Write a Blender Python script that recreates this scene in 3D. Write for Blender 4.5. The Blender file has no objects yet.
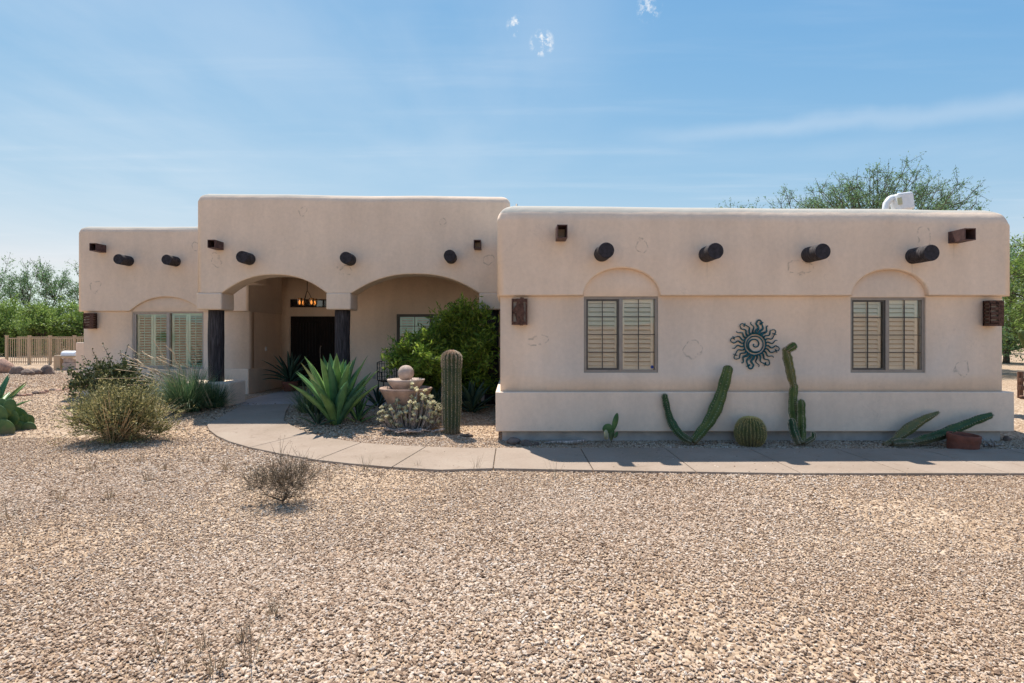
import bpy, bmesh, math, random
import numpy as np
from mathutils import Vector, Matrix, Quaternion

# ------------------------------------------------------------------ camera
scene = bpy.context.scene
col = scene.collection
F = 570.0; HY = 335.0; CX = 512.0; EYE = 1.73
cd = bpy.data.cameras.new('camera'); cam = bpy.data.objects.new('camera', cd); col.objects.link(cam)
cam.location = (0, 0, EYE); cam.rotation_euler = (math.pi/2, 0, 0)
cd.sensor_width = 36; cd.lens = 36*F/1024; cd.shift_y = (HY-341.5)/1024
cd.clip_end = 3000; cd.clip_start = 0.05
scene.camera = cam

# ------------------------------------------------------------------ sky, sun, exposure
LDIR = Vector((0.5, -1.0, -2.3)).normalized()
ELEV = math.asin(-LDIR.z); AZ = math.atan2(-LDIR.x, -LDIR.y)
SKY_STRENGTH = 0.15; SUN_STRENGTH = 3.7
scene.view_settings.view_transform = 'Standard'; scene.view_settings.look = 'None'
scene.view_settings.exposure = 1.0; scene.view_settings.gamma = 1.0
scene.view_settings.use_curve_mapping = False
world = bpy.data.worlds.new('World'); scene.world = world; world.use_nodes = True
wn = world.node_tree; wn.nodes.clear()
def N(t, k, **kw):
    n = t.nodes.new(k)
    for a, b in kw.items(): setattr(n, a, b)
    return n
sky = N(wn, 'ShaderNodeTexSky', sky_type='NISHITA', sun_disc=False)
sky.sun_elevation = ELEV; sky.sun_rotation = AZ
sky.air_density = 1.0; sky.dust_density = 0.15; sky.ozone_density = 4.5; sky.altitude = 1200
bg = N(wn, 'ShaderNodeBackground'); out = N(wn, 'ShaderNodeOutputWorld')
bg.inputs['Strength'].default_value = SKY_STRENGTH
tc = N(wn, 'ShaderNodeTexCoord')
sep = N(wn, 'ShaderNodeSeparateXYZ'); wn.links.new(tc.outputs['Generated'], sep.inputs[0])
def wmath(op, a, b=None, clamp=False):
    n = N(wn, 'ShaderNodeMath', operation=op); n.use_clamp = clamp
    for i, x in enumerate((a, b)):
        if x is None: continue
        if isinstance(x, (int, float)): n.inputs[i].default_value = x
        else: wn.links.new(x, n.inputs[i])
    return n.outputs[0]
# clouds laid on a flat layer: direction divided by its height
zz = wmath('MAXIMUM', sep.outputs[2], 0.03)
cx_ = wmath('DIVIDE', sep.outputs[0], zz); cy_ = wmath('DIVIDE', sep.outputs[1], zz)
comb = N(wn, 'ShaderNodeCombineXYZ'); wn.links.new(cx_, comb.inputs[0]); wn.links.new(cy_, comb.inputs[1])
def cloud(scale, stretch, lo, hi, rot, seed, detail=6):
    mp = N(wn, 'ShaderNodeMapping'); wn.links.new(comb.outputs[0], mp.inputs[0])
    mp.inputs['Rotation'].default_value = (0, 0, rot); mp.inputs['Scale'].default_value = (stretch[0], stretch[1], 1)
    mp.inputs['Location'].default_value = (seed, seed*1.7, seed)
    nz = N(wn, 'ShaderNodeTexNoise'); nz.inputs['Scale'].default_value = scale; nz.inputs['Detail'].default_value = detail
    nz.inputs['Roughness'].default_value = 0.55
    wn.links.new(mp.outputs[0], nz.inputs['Vector'])
    mr = N(wn, 'ShaderNodeMapRange', interpolation_type='SMOOTHSTEP')
    mr.inputs['From Min'].default_value = lo; mr.inputs['From Max'].default_value = hi
    wn.links.new(nz.outputs['Fac'], mr.inputs['Value'])
    return mr.outputs[0]
c1 = wmath('MULTIPLY', cloud(0.55, (0.7, 1.0), 0.42, 0.80, 0.5, 3.1), 0.22)     # broad thin veil
c2 = wmath('MULTIPLY', cloud(1.3, (0.28, 1.6), 0.52, 0.80, 0.25, 8.4), 0.22)  # streaks
csum = wmath('ADD', c1, c2, True)
# a few small bright puffs high over the house (direction disc)
def puff(d, rad, sc, gain):
    dv = Vector(d).normalized()
    dp = N(wn, 'ShaderNodeVectorMath', operation='DOT_PRODUCT'); wn.links.new(tc.outputs['Generated'], dp.inputs[0])
    dp.inputs[1].default_value = dv
    mr = N(wn, 'ShaderNodeMapRange', interpolation_type='SMOOTHSTEP'); wn.links.new(dp.outputs['Value'], mr.inputs['Value'])
    mr.inputs['From Min'].default_value = math.cos(rad); mr.inputs['From Max'].default_value = math.cos(rad*0.2)
    nz = N(wn, 'ShaderNodeTexNoise'); nz.inputs['Scale'].default_value = sc; nz.inputs['Detail'].default_value = 5
    nz.inputs['Roughness'].default_value = 0.65
    wn.links.new(tc.outputs['Generated'], nz.inputs['Vector'])
    r2 = N(wn, 'ShaderNodeMapRange', interpolation_type='SMOOTHSTEP'); wn.links.new(nz.outputs['Fac'], r2.inputs['Value'])
    r2.inputs['From Min'].default_value = 0.47; r2.inputs['From Max'].default_value = 0.66
    return wmath('MULTIPLY', wmath('MULTIPLY', mr.outputs[0], r2.outputs[0]), gain)
for px, py, r, g_ in ((542, 43, 0.022, 1.0), (516, 26, 0.017, 0.9), (649, 8, 0.022, 0.7)):
    csum = wmath('ADD', csum, puff(((px-CX)/F, 1, (HY-py)/F), r, 70, g_), True)
# soft haze high over the entry, and one long thin wisp on the right
def dotp(v):
    dp = N(wn, 'ShaderNodeVectorMath', operation='DOT_PRODUCT'); wn.links.new(tc.outputs['Generated'], dp.inputs[0]); dp.inputs[1].default_value = v; return dp.outputs['Value']
def smap(x, a, b_):
    mr = N(wn, 'ShaderNodeMapRange', interpolation_type='SMOOTHSTEP'); wn.links.new(x, mr.inputs['Value'])
    mr.inputs['From Min'].default_value = a; mr.inputs['From Max'].default_value = b_; return mr.outputs[0]
def dirv(px, py): return Vector(((px-CX)/F, 1, (HY-py)/F)).normalized()
for px, py, r_, gn in ((430, -10, 0.36, 0.18), (60, 60, 0.35, 0.18)):
    csum = wmath('ADD', csum, wmath('MULTIPLY', wmath('MULTIPLY', smap(dotp(dirv(px, py)), math.cos(r_), 1.0), cloud(1.1, (1.2, 0.5), 0.3, 0.7, 0.2, 5.5)), gn), True)
nrm_ = dirv(640, 137).cross(dirv(1024, 108)).normalized(); mid_ = dirv(900, 118)
nzw = N(wn, 'ShaderNodeTexNoise'); nzw.inputs['Scale'].default_value = 7; nzw.inputs['Detail'].default_value = 5; wn.links.new(tc.outputs['Generated'], nzw.inputs['Vector'])
off = wmath('ABSOLUTE', wmath('ADD', dotp(nrm_), wmath('MULTIPLY', wmath('SUBTRACT', nzw.outputs['Fac'], 0.5), 0.05)))
csum = wmath('ADD', csum, wmath('MULTIPLY', wmath('MULTIPLY', smap(off, 0.022, 0.0), smap(dotp(mid_), math.cos(0.42), math.cos(0.12))), 0.20), True)
mix = N(wn, 'ShaderNodeMix', data_type='RGBA')
# soft shoulder on the sky radiance, so the bright haze near the horizon keeps its blue
v1 = N(wn, 'ShaderNodeVectorMath', operation='DIVIDE'); wn.links.new(sky.outputs[0], v1.inputs[0]); v1.inputs[1].default_value = (4.4, 6.4, 7.2)
v2 = N(wn, 'ShaderNodeVectorMath', operation='ADD'); wn.links.new(v1.outputs[0], v2.inputs[0]); v2.inputs[1].default_value = (1, 1, 1)
v3 = N(wn, 'ShaderNodeVectorMath', operation='DIVIDE'); wn.links.new(sky.outputs[0], v3.inputs[0]); wn.links.new(v2.outputs[0], v3.inputs[1])
sp3 = N(wn, 'ShaderNodeSeparateXYZ'); wn.links.new(v3.outputs[0], sp3.inputs[0])
cb3 = N(wn, 'ShaderNodeCombineXYZ')
wn.links.new(wmath('MINIMUM', wmath('MULTIPLY', wmath('POWER', sp3.outputs[0], 1.8), 0.72), 2.6), cb3.inputs[0])
wn.links.new(wmath('MULTIPLY', sp3.outputs[1], 0.89), cb3.inputs[1])
wn.links.new(wmath('MULTIPLY', wmath('POWER', sp3.outputs[2], 0.42), 1.63), cb3.inputs[2])
wn.links.new(csum, mix.inputs[0]); wn.links.new(cb3.outputs[0], mix.inputs[6])
mix.inputs[7].default_value = (3.0, 3.15, 3.3, 1)
wn.links.new(mix.outputs[2], bg.inputs['Color']); wn.links.new(bg.outputs[0], out.inputs[0])
sl = bpy.data.lights.new('sun', 'SUN'); so = bpy.data.objects.new('sun', sl); col.objects.link(so)
sl.energy = SUN_STRENGTH; sl.angle = math.radians(0.53); sl.color = (1.0, 0.94, 0.85)
so.rotation_euler = LDIR.to_track_quat('-Z', 'Y').to_euler(); so.location = (-10, 30, 40)

# ------------------------------------------------------------------ helpers
rnd = random.Random(7); rng = np.random.default_rng(7)
def sst(a, b, t):
    t = np.clip((t-a)/(b-a), 0, 1); return t*t*(3-2*t)
def g(x, y):
    """ground height"""
    base = 0.22*sst(8.9, 12.2, y)
    bump = 0.025*np.sin(x*0.55+1.3)*np.sin(y*0.7+0.4)*sst(0.5, 3.0, 8.6-y) if True else 0
    far = 0.06*np.sin(x*0.21)*np.sin(y*0.17)*sst(16, 26, y)
    return base+bump+far
def P(px, py, Y):
    return Vector(((px-CX)*Y/F, Y, EYE+(HY-py)*Y/F))
def G(px, py, lift=0.0):
    Y = EYE*F/(py-HY)
    for _ in range(12):
        x = (px-CX)*Y/F
        Y = (EYE-float(g(x, Y))-lift)*F/(py-HY)
    x = (px-CX)*Y/F
    return Vector((x, Y, float(g(x, Y))+lift))
def tag(o, label=None, cat=None, group=None, kind=None):
    if label: o['label'] = label
    if cat: o['category'] = cat
    if group: o['group'] = group
    if kind: o['kind'] = kind
    return o
def thing(name, label, cat, loc=(0, 0, 0), rz=0, group=None):
    o = bpy.data.objects.new(name, None); col.objects.link(o)
    o.location = loc; o.rotation_euler = (0, 0, rz); o.empty_display_size = 0.2
    return tag(o, label, cat, group)
class MB:
    def __init__(s): s.v = []; s.f = []; s.n = 0; s.mi = []
    def add(s, V, Fc):
        V = np.asarray(V, float); s.v.append(V); Fc = np.asarray(Fc)+s.n
        s.f.extend(Fc.tolist()); s.n += len(V)
    def box(s, x0, x1, y0, y1, z0, z1):
        V = [(x, y, z) for x in (x0, x1) for y in (y0, y1) for z in (z0, z1)]
        s.add(V, [(0,1,3,2),(4,6,7,5),(0,4,5,1),(2,3,7,6),(0,2,6,4),(1,5,7,3)])
    def obox(s, c, size, R):
        V = np.array([(x, y, z) for x in (-.5, .5) for y in (-.5, .5) for z in (-.5, .5)])*np.array(size)
        V = V@np.array(R.to_3x3().transposed())+np.array(c)
        s.add(V, [(0,1,3,2),(4,6,7,5),(0,4,5,1),(2,3,7,6),(0,2,6,4),(1,5,7,3)])
    def tube(s, path, radii, n=6, ribs=0, amp=0.0, cap=True, flat=1.0, jit=0.0):
        path = [Vector(p) for p in path]; m = len(path)
        if not hasattr(radii, '__len__'): radii = [radii]*m
        t = (path[1]-path[0]).normalized()
        a = Vector((0, 0, 1)) if abs(t.z) < 0.9 else Vector((0, 1, 0))
        u = t.cross(a).normalized(); V = []
        for i, p in enumerate(path):
            tn = (path[min(i+1, m-1)]-path[max(i-1, 0)]).normalized()
            u = (u-tn*u.dot(tn)).normalized(); w = tn.cross(u)
            for k in range(n):
                th = 2*math.pi*k/n
                r = radii[i]*(1+(amp*math.cos(ribs*th) if ribs else 0)+(rnd.uniform(-jit, jit) if jit else 0))
                V.append(p+u*(r*math.cos(th))+w*(r*math.sin(th)*flat))
        Fc = [(i*n+k, i*n+(k+1) % n, (i+1)*n+(k+1) % n, (i+1)*n+k) for i in range(m-1) for k in range(n)]
        base = s.n; s.add([tuple(v) for v in V], Fc)
        if cap:
            s.f.append([base+k for k in range(n)][::-1]); s.f.append([base+(m-1)*n+k for k in range(n)])
    def lathe(s, prof, c=(0, 0, 0), n=32):
        V = []; m = len(prof)
        for r, z in prof:
            for k in range(n):
                th = 2*math.pi*k/n; V.append((c[0]+r*math.cos(th), c[1]+r*math.sin(th), c[2]+z))
        Fc = [(i*n+k, i*n+(k+1) % n, (i+1)*n+(k+1) % n, (i+1)*n+k) for i in range(m-1) for k in range(n)]
        base = s.n; s.add(V, Fc)
        s.f.append([base+k for k in range(n)][::-1]); s.f.append([base+(m-1)*n+k for k in range(n)])
    def leaves(s, C, U, W):
        """diamond leaves; C centre, U half length vector, W half width vector"""
        n = len(C)
        V = np.stack([C-U, C+W, C+U, C-W], 1).reshape(-1, 3)
        s.add(V, np.arange(4*n).reshape(n, 4))
    def build(s, name, m, parent=None, smooth=False, bevel=0, seg=2, sharp=None):
        me = bpy.data.meshes.new(name)
        V = np.concatenate(s.v) if s.v else np.zeros((0, 3))
        me.from_pydata(V.tolist(), [], s.f); me.update()
        return link(me, name, m, parent, smooth, bevel, seg)
def link(me, name, m, parent=None, smooth=False, bevel=0, seg=2):
    o = bpy.data.objects.new(name, me); col.objects.link(o)
    if parent is not None:
        o.parent = parent
        # geometry is given in world space for house parts when parent sits at the origin
    if m: me.materials.append(m)
    if smooth: me.polygons.foreach_set('use_smooth', [True]*len(me.polygons))
    if bevel:
        b = o.modifiers.new('bevel', 'BEVEL'); b.width = bevel; b.segments = seg; b.limit_method = 'ANGLE'; b.angle_limit = math.radians(40)
        b.harden_normals = False
    return o
def wbevel(o, width, seg=6):
    b = o.modifiers.new('bevel', 'BEVEL'); b.width = width; b.segments = seg; b.limit_method = 'WEIGHT'; b.use_clamp_overlap = False
    o.data.polygons.foreach_set('use_smooth', [True]*len(o.data.polygons))
    b.harden_normals = True; b.segments = max(seg, 4) if width < .1 else 10
    return o
def prism(name, outline, y0, y1, m, parent, weight, width):
    """outline = list of (x,z) ccw seen from the front; weight(p,q,kind)->0..1"""
    bm = bmesh.new(); wl = bm.edges.layers.float.new('bevel_weight_edge')
    a = [bm.verts.new((x, y0, z)) for x, z in outline]; b = [bm.verts.new((x, y1, z)) for x, z in outline]
    fa = bm.faces.new(a); fb = bm.faces.new(b[::-1]); n = len(a)
    for i in range(n): bm.faces.new((a[i], b[i], b[(i+1) % n], a[(i+1) % n]))
    for e in bm.edges:
        p, q = e.verts[0].co, e.verts[1].co
        e[wl] = weight(p, q)
    bmesh.ops.recalc_face_normals(bm, faces=bm.faces)
    bmesh.ops.triangulate(bm, faces=[f for f in bm.faces if len(f.verts) > 4], quad_method='BEAUTY', ngon_method='EAR_CLIP') if False else None
    me = bpy.data.meshes.new(name); bm.to_mesh(me); bm.free()
    o = link(me, name, m, parent); return wbevel(o, width)
def holed_wall(name, x0, x1, z0, z1, y0, y1, holes, m, parent, width=0.05, axis='x'):
    xs = sorted({x0, x1, *[h[0] for h in holes], *[h[1] for h in holes]})
    zs = sorted({z0, z1, *[h[2] for h in holes], *[h[3] for h in holes]})
    def solid(i, k):
        if i < 0 or k < 0 or i >= len(xs)-1 or k >= len(zs)-1: return False
        cx = (xs[i]+xs[i+1])/2; cz = (zs[k]+zs[k+1])/2
        return not any(h[0] < cx < h[1] and h[2] < cz < h[3] for h in holes)
    bm = bmesh.new(); wl = bm.edges.layers.float.new('bevel_weight_edge'); vs = {}
    def v(i, k, s):
        if (i, k, s) not in vs: vs[(i, k, s)] = bm.verts.new((xs[i], (y0, y1)[s], zs[k]))
        return vs[(i, k, s)]
    for i in range(len(xs)-1):
        for k in range(len(zs)-1):
            if not solid(i, k): continue
            bm.faces.new((v(i,k,0), v(i+1,k,0), v(i+1,k+1,0), v(i,k+1,0)))
            bm.faces.new((v(i,k,1), v(i,k+1,1), v(i+1,k+1,1), v(i+1,k,1)))
            if not solid(i-1, k): bm.faces.new((v(i,k,0), v(i,k+1,0), v(i,k+1,1), v(i,k,1)))
            if not solid(i+1, k): bm.faces.new((v(i+1,k,0), v(i+1,k,1), v(i+1,k+1,1), v(i+1,k+1,0)))
            if not solid(i, k-1): bm.faces.new((v(i,k,0), v(i,k,1), v(i+1,k,1), v(i+1,k,0)))
            if not solid(i, k+1): bm.faces.new((v(i,k+1,0), v(i+1,k+1,0), v(i+1,k+1,1), v(i,k+1,1)))
    for e in bm.edges:
        p, q = e.verts[0].co, e.verts[1].co
        if len(e.link_faces) == 2 and e.calc_face_angle(0) > 0.5 and p.y == q.y == y0:
            outer = abs(p.x-q.x) < 1e-6 and (abs(p.x-x0) < 1e-6 or abs(p.x-x1) < 1e-6)
            e[wl] = 1.0 if outer else 0.25
    me = bpy.data.meshes.new(name); bm.to_mesh(me); bm.free()
    return wbevel(link(me, name, m, parent), width, 3)

# ------------------------------------------------------------------ materials
def newmat(name):
    m = bpy.data.materials.new(name); m.use_nodes = True; t = m.node_tree; t.nodes.clear()
    o = N(t, 'ShaderNodeOutputMaterial'); b = N(t, 'ShaderNodeBsdfPrincipled'); t.links.new(b.outputs[0], o.inputs[0])
    return m, t, b, o
def ramp(t, fac, stops, interp='LINEAR'):
    r = N(t, 'ShaderNodeValToRGB'); r.color_ramp.interpolation = interp
    while len(r.color_ramp.elements) < len(stops): r.color_ramp.elements.new(0.5)
    for e, (p, c) in zip(r.color_ramp.elements, stops): e.position = p; e.color = (*c, 1) if len(c) == 3 else c
    t.links.new(fac, r.inputs[0]); return r.outputs[0]
def noise(t, vec, scale, detail=4, rough=0.55, dist=0):
    n = N(t, 'ShaderNodeTexNoise'); n.inputs['Scale'].default_value = scale; n.inputs['Detail'].default_value = detail
    n.inputs['Roughness'].default_value = rough; n.inputs['Distortion'].default_value = dist
    if vec is not None: t.links.new(vec, n.inputs['Vector'])
    return n.outputs['Fac']
def pos(t, scale=None):
    n = N(t, 'ShaderNodeNewGeometry')
    if scale is None: return n.outputs['Position']
    mp = N(t, 'ShaderNodeMapping'); mp.inputs['Scale'].default_value = scale; t.links.new(n.outputs['Position'], mp.inputs[0]); return mp.outputs[0]
def mul(t, a, b, fac=1.0, mode='MULTIPLY'):
    m = N(t, 'ShaderNodeMix', data_type='RGBA', blend_type=mode)
    if isinstance(fac, (int, float)): m.inputs[0].default_value = fac
    else: t.links.new(fac, m.inputs[0])
    for i, x in ((6, a), (7, b)):
        if isinstance(x, tuple): m.inputs[i].default_value = (*x, 1) if len(x) == 3 else x
        else: t.links.new(x, m.inputs[i])
    return m.outputs[2]
def bump(t, b, h, strength, dist):
    n = N(t, 'ShaderNodeBump'); n.inputs['Strength'].default_value = strength; n.inputs['Distance'].default_value = dist
    t.links.new(h, n.inputs['Height']); t.links.new(n.outputs[0], b.inputs['Normal']); return n
def m2(t, op, a, b):
    n = N(t, 'ShaderNodeMath', operation=op)
    for i, x in enumerate((a, b)):
        if isinstance(x, (int, float)): n.inputs[i].default_value = x
        elif x is not None: t.links.new(x, n.inputs[i])
    return n.outputs[0]
def simple(name, c, rough=0.7, var=0.25, scale=6, bstr=0.2, bdist=0.01, bscale=60, metallic=0, spec=0.3):
    m, t, b, o = newmat(name)
    f = noise(t, pos(t), scale, 5)
    lo = tuple(x*(1-var) for x in c); hi = tuple(min(1, x*(1+var)) for x in c)
    t.links.new(ramp(t, f, [(0.3, lo), (0.7, hi)]), b.inputs['Base Color'])
    b.inputs['Roughness'].default_value = rough; b.inputs['Metallic'].default_value = metallic
    b.inputs['Specular IOR Level'].default_value = spec
    if bstr: bump(t, b, noise(t, pos(t), bscale, 4), bstr, bdist)
    return m
def stucco(name, c, streak=0.035, pale_top_z=None, spots=(), drips=()):
    m, t, b, o = newmat(name); p = pos(t)
    base = ramp(t, noise(t, p, 0.7, 5, 0.6), [(0.3, tuple(x*0.93 for x in c)), (0.7, tuple(x*1.05 for x in c))])
    fine = ramp(t, noise(t, p, 14, 6, 0.7), [(0.3, (0.94,)*3), (0.7, (1.04, 1.04, 1.04))])
    cc = mul(t, base, fine)
    st = ramp(t, noise(t, pos(t, (3, 3, 0.5)), 1.2, 5, 0.6), [(0.35, (1-streak,)*3), (0.62, (1.03,)*3)])
    cc = mul(t, cc, st)
    # hand patched spots: thin rings where a noise crosses a level, only in a few places
    n1 = noise(t, p, 3.1, 3, 0.5, 0.6)
    d = m2(t, 'ABSOLUTE', m2(t, 'SUBTRACT', n1, 0.56), None)
    ring = ramp(t, d, [(0.0, (1,)*3), (0.012, (0,)*3)])
    msk = ramp(t, noise(t, p, 0.85, 1, 0.3), [(0.60, (0,)*3), (0.66, (1,)*3)])
    br = ramp(t, noise(t, p, 18, 3, 0.7), [(0.4, (0,)*3), (0.6, (1,)*3)])
    f = m2(t, 'MULTIPLY', m2(t, 'MULTIPLY', ring, msk), m2(t, 'MULTIPLY', br, 0.22))
    cc = mul(t, cc, tuple(x*0.45 for x in c), f, 'MIX')
    for (sx, sy, sz_, sr) in spots:      # plastered repair spots with a faint dark outline
        vm = N(t, 'ShaderNodeVectorMath', operation='DISTANCE'); mp = N(t, 'ShaderNodeMapping'); t.links.new(p, mp.inputs[0])
        wob = N(t, 'ShaderNodeTexNoise'); wob.inputs['Scale'].default_value = 2.8; t.links.new(p, wob.inputs['Vector'])
        ad = N(t, 'ShaderNodeVectorMath', operation='MULTIPLY_ADD'); t.links.new(wob.outputs['Color'], ad.inputs[0]); ad.inputs[1].default_value = (.5, 0, .4); t.links.new(p, ad.inputs[2])
        t.links.new(ad.outputs[0], vm.inputs[0]); vm.inputs[1].default_value = (sx+.25, sy, sz_+.20)
        dd = m2(t, 'ABSOLUTE', m2(t, 'SUBTRACT', vm.outputs['Value'], sr), None)
        rg = ramp(t, dd, [(0.0, (1,)*3), (0.022, (0,)*3)])
        bk = ramp(t, noise(t, p, 16, 2, 0.6), [(0.42, (0,)*3), (0.58, (1,)*3)])
        cc = mul(t, cc, tuple(x*0.5 for x in c), m2(t, 'MULTIPLY', m2(t, 'MULTIPLY', rg, bk), 0.8), 'MIX')
    for (dx_, dz_, dl_) in drips:        # rusty run marks below the beams
        s2 = N(t, 'ShaderNodeSeparateXYZ'); t.links.new(p, s2.inputs[0])
        wx = m2(t, 'ABSOLUTE', m2(t, 'SUBTRACT', m2(t, 'ADD', s2.outputs[0], m2(t, 'MULTIPLY', noise(t, pos(t, (1, 1, 1)), 2.5, 2), .05)), dx_+.025), None)
        k1 = ramp(t, wx, [(0.0, (1,)*3), (0.018, (0,)*3)])
        k2 = ramp(t, m2(t, 'DIVIDE', m2(t, 'SUBTRACT', dz_, s2.outputs[2]), dl_), [(0.0, (0,)*3), (0.02, (1,)*3), (1.0, (0,)*3)])
        cc = mul(t, cc, tuple(x*0.5 for x in c), m2(t, 'MULTIPLY', m2(t, 'MULTIPLY', k1, k2), 0.35), 'MIX')
    if pale_top_z:                             # colour turns pale grey towards the parapet top, with an uneven lower edge
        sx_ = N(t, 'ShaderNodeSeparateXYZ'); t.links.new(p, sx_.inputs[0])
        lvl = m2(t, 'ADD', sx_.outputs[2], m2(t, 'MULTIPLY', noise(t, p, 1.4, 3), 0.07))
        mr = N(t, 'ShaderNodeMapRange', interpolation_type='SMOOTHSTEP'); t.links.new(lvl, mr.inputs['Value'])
        mr.inputs['From Min'].default_value = pale_top_z+0.02; mr.inputs['From Max'].default_value = pale_top_z+0.055
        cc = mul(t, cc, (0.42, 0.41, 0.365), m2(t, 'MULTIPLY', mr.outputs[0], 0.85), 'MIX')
    t.links.new(cc, b.inputs['Base Color']); b.inputs['Roughness'].default_value = 0.92; b.inputs['Specular IOR Level'].default_value = 0.15
    h = m2(t, 'ADD', m2(t, 'MULTIPLY', noise(t, p, 2.2, 3), 1.2), m2(t, 'MULTIPLY', noise(t, p, 45, 5, 0.7), 0.14))
    bump(t, b, h, 0.5, 0.035)
    return m
M = {}
WC = (0.77, 0.605, 0.47)
def SP(px, py, Y, r): v = P(px, py, Y); return (v.x, v.y, v.z, r)
M['stucco'] = stucco('stucco', WC, spots=[SP(540, 341, 9.285, .11), SP(693, 350, 9.285, .13), SP(962, 369, 9.285, .12), SP(705, 420, 9.175, .06)])
M['stucco_right'] = stucco('stucco_right', WC, pale_top_z=3.72, spots=[SP(645, 243, 9.2, .12), SP(800, 268, 9.2, .11), SP(925, 238, 9.2, .13)], drips=[(6.46, 2.93, .45), (3.15, 2.95, .4), (4.80, 2.95, .3), (7.13, 3.2, .3)])
M['stucco_centre'] = stucco('stucco_centre', WC, pale_top_z=4.735, spots=[SP(302, 212, 12.3, .11), SP(216, 259, 12.3, .10), SP(344, 272, 12.3, .11), SP(446, 221, 12.3, .09), SP(486, 261, 12.3, .11)])
M['stucco_left'] = stucco('stucco_left', WC, pale_top_z=4.45, spots=[SP(96, 287, 14.6, .13), SP(196, 247, 14.6, .11)])
M['stucco_plinth'] = stucco('stucco_plinth', (0.80, 0.64, 0.505), 0.03)
M['stem'] = simple('stem', (0.42, 0.38, 0.35), 0.9, 0.2, 5, 0.4, 0.01, 30)
def wood(name, c):
    m, t, b, o = newmat(name)
    f = noise(t, pos(t, (14, 14, 1.2)), 2.5, 6, 0.65, 0.4)
    t.links.new(ramp(t, f, [(0.32, tuple(x*0.3 for x in c)), (0.5, c), (0.72, tuple(x*2.6 for x in c))]), b.inputs['Base Color'])
    b.inputs['Roughness'].default_value = 0.75; b.inputs['Specular IOR Level'].default_value = 0.25
    bump(t, b, f, 0.6, 0.02); return m
M['dark_wood'] = wood('dark_wood', (0.040, 0.034, 0.036))
M['viga_end'] = simple('viga_end', (0.028, 0.025, 0.03), 0.8, 0.5, 20, 0.5, 0.01, 40)
M['door'] = wood('door_wood', (0.012, 0.008, 0.007))
M['canale'] = simple('canale_metal', (0.10, 0.055, 0.05), 0.6, 0.4, 12, 0.3, 0.005, 50, 0.3)
M['rust'] = simple('rust', (0.10, 0.052, 0.038), 0.65, 0.75, 34, 0.5, 0.006, 60, 0.5)
M['lamp_glass'] = simple('lamp_glass', (0.30, 0.25, 0.20), 0.35, 0.3, 20, 0, 0)
M['frame'] = simple('window_frame', (0.27, 0.24, 0.215), 0.45, 0.1, 10, 0, 0, metallic=0.4)
M['frame_dark'] = simple('window_sash', (0.085, 0.078, 0.072), 0.45, 0.1, 10, 0, 0, metallic=0.4)
M['frame_light'] = simple('window_frame_pale', (0.42, 0.36, 0.31), 0.5, 0.1, 10, 0, 0)
M['shutter'] = simple('shutter_paint', (0.86, 0.81, 0.74), 0.5, 0.05, 3, 0, 0)
M['shutter_green'] = simple('shutter_green', (0.52, 0.76, 0.66), 0.5, 0.08, 3, 0, 0)
M['room'] = simple('room_dark', (0.06, 0.055, 0.05), 0.9, 0.1, 3, 0, 0)
M['white'] = simple('white_paint', (0.75, 0.76, 0.78), 0.45, 0.06, 8, 0, 0)
M['black_iron'] = simple('black_iron', (0.012, 0.012, 0.013), 0.45, 0.2, 20, 0, 0, metallic=0.5)
M['teal_iron'] = simple('teal_iron', (0.016, 0.085, 0.105), 0.45, 0.5, 16, 0.2, 0.003, 60, metallic=0.4)
M['terracotta'] = simple('terracotta', (0.21, 0.075, 0.05), 0.8, 0.25, 10, 0.3, 0.006, 40)
M['blue_sticker'] = simple('sticker', (0.01, 0.04, 0.22), 0.4, 0.05, 3, 0, 0)
M['fence_tan'] = simple('fence_tan', (0.50, 0.36, 0.23), 0.55, 0.08, 4, 0, 0)
M['cast_stone'] = simple('cast_stone', (0.44, 0.34, 0.28), 0.85, 0.25, 9, 0.5, 0.01, 40)
M['cast_red'] = simple('cast_red', (0.33, 0.225, 0.175), 0.85, 0.3, 7, 0.5, 0.01, 40)
M['bulb'] = None
m, t, b, o = newmat('bulb_glow'); e = N(t, 'ShaderNodeEmission'); e.inputs[0].default_value = (1, 0.45, 0.14, 1); e.inputs[1].default_value = 0.6
t.links.new(e.outputs[0], o.inputs[0]); M['bulb'] = m
# thin glass that both reflects and lets light through
def glass(name, refl, tint):
    m, t, b, o = newmat(name); t.nodes.remove(b)
    tr = N(t, 'ShaderNodeBsdfTransparent'); tr.inputs[0].default_value = (*tint, 1)
    gl = N(t, 'ShaderNodeBsdfGlossy'); gl.inputs['Roughness'].default_value = 0.02
    gl.inputs['Color'].default_value = (1, 0.99, 0.97, 1)
    fr = N(t, 'ShaderNodeFresnel'); fr.inputs[0].default_value = 1.5
    k = m2(t, 'ADD', fr.outputs[0], refl)
    bn = N(t, 'ShaderNodeBump'); bn.inputs['Strength'].default_value = 0.04; bn.inputs['Distance'].default_value = 0.02
    t.links.new(noise(t, pos(t), 2.0, 2), bn.inputs['Height']); t.links.new(bn.outputs[0], gl.inputs['Normal'])
    mx = N(t, 'ShaderNodeMixShader'); t.links.new(k, mx.inputs[0]); t.links.new(tr.outputs[0], mx.inputs[1]); t.links.new(gl.outputs[0], mx.inputs[2])
    t.links.new(mx.outputs[0], o.inputs[0]); return m
M['glass'] = glass('window_glass', 0.02, (1.0, 0.985, 0.955))
M['amber'] = glass('amber_glass', 0.03, (1.0, 0.72, 0.42))
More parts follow.
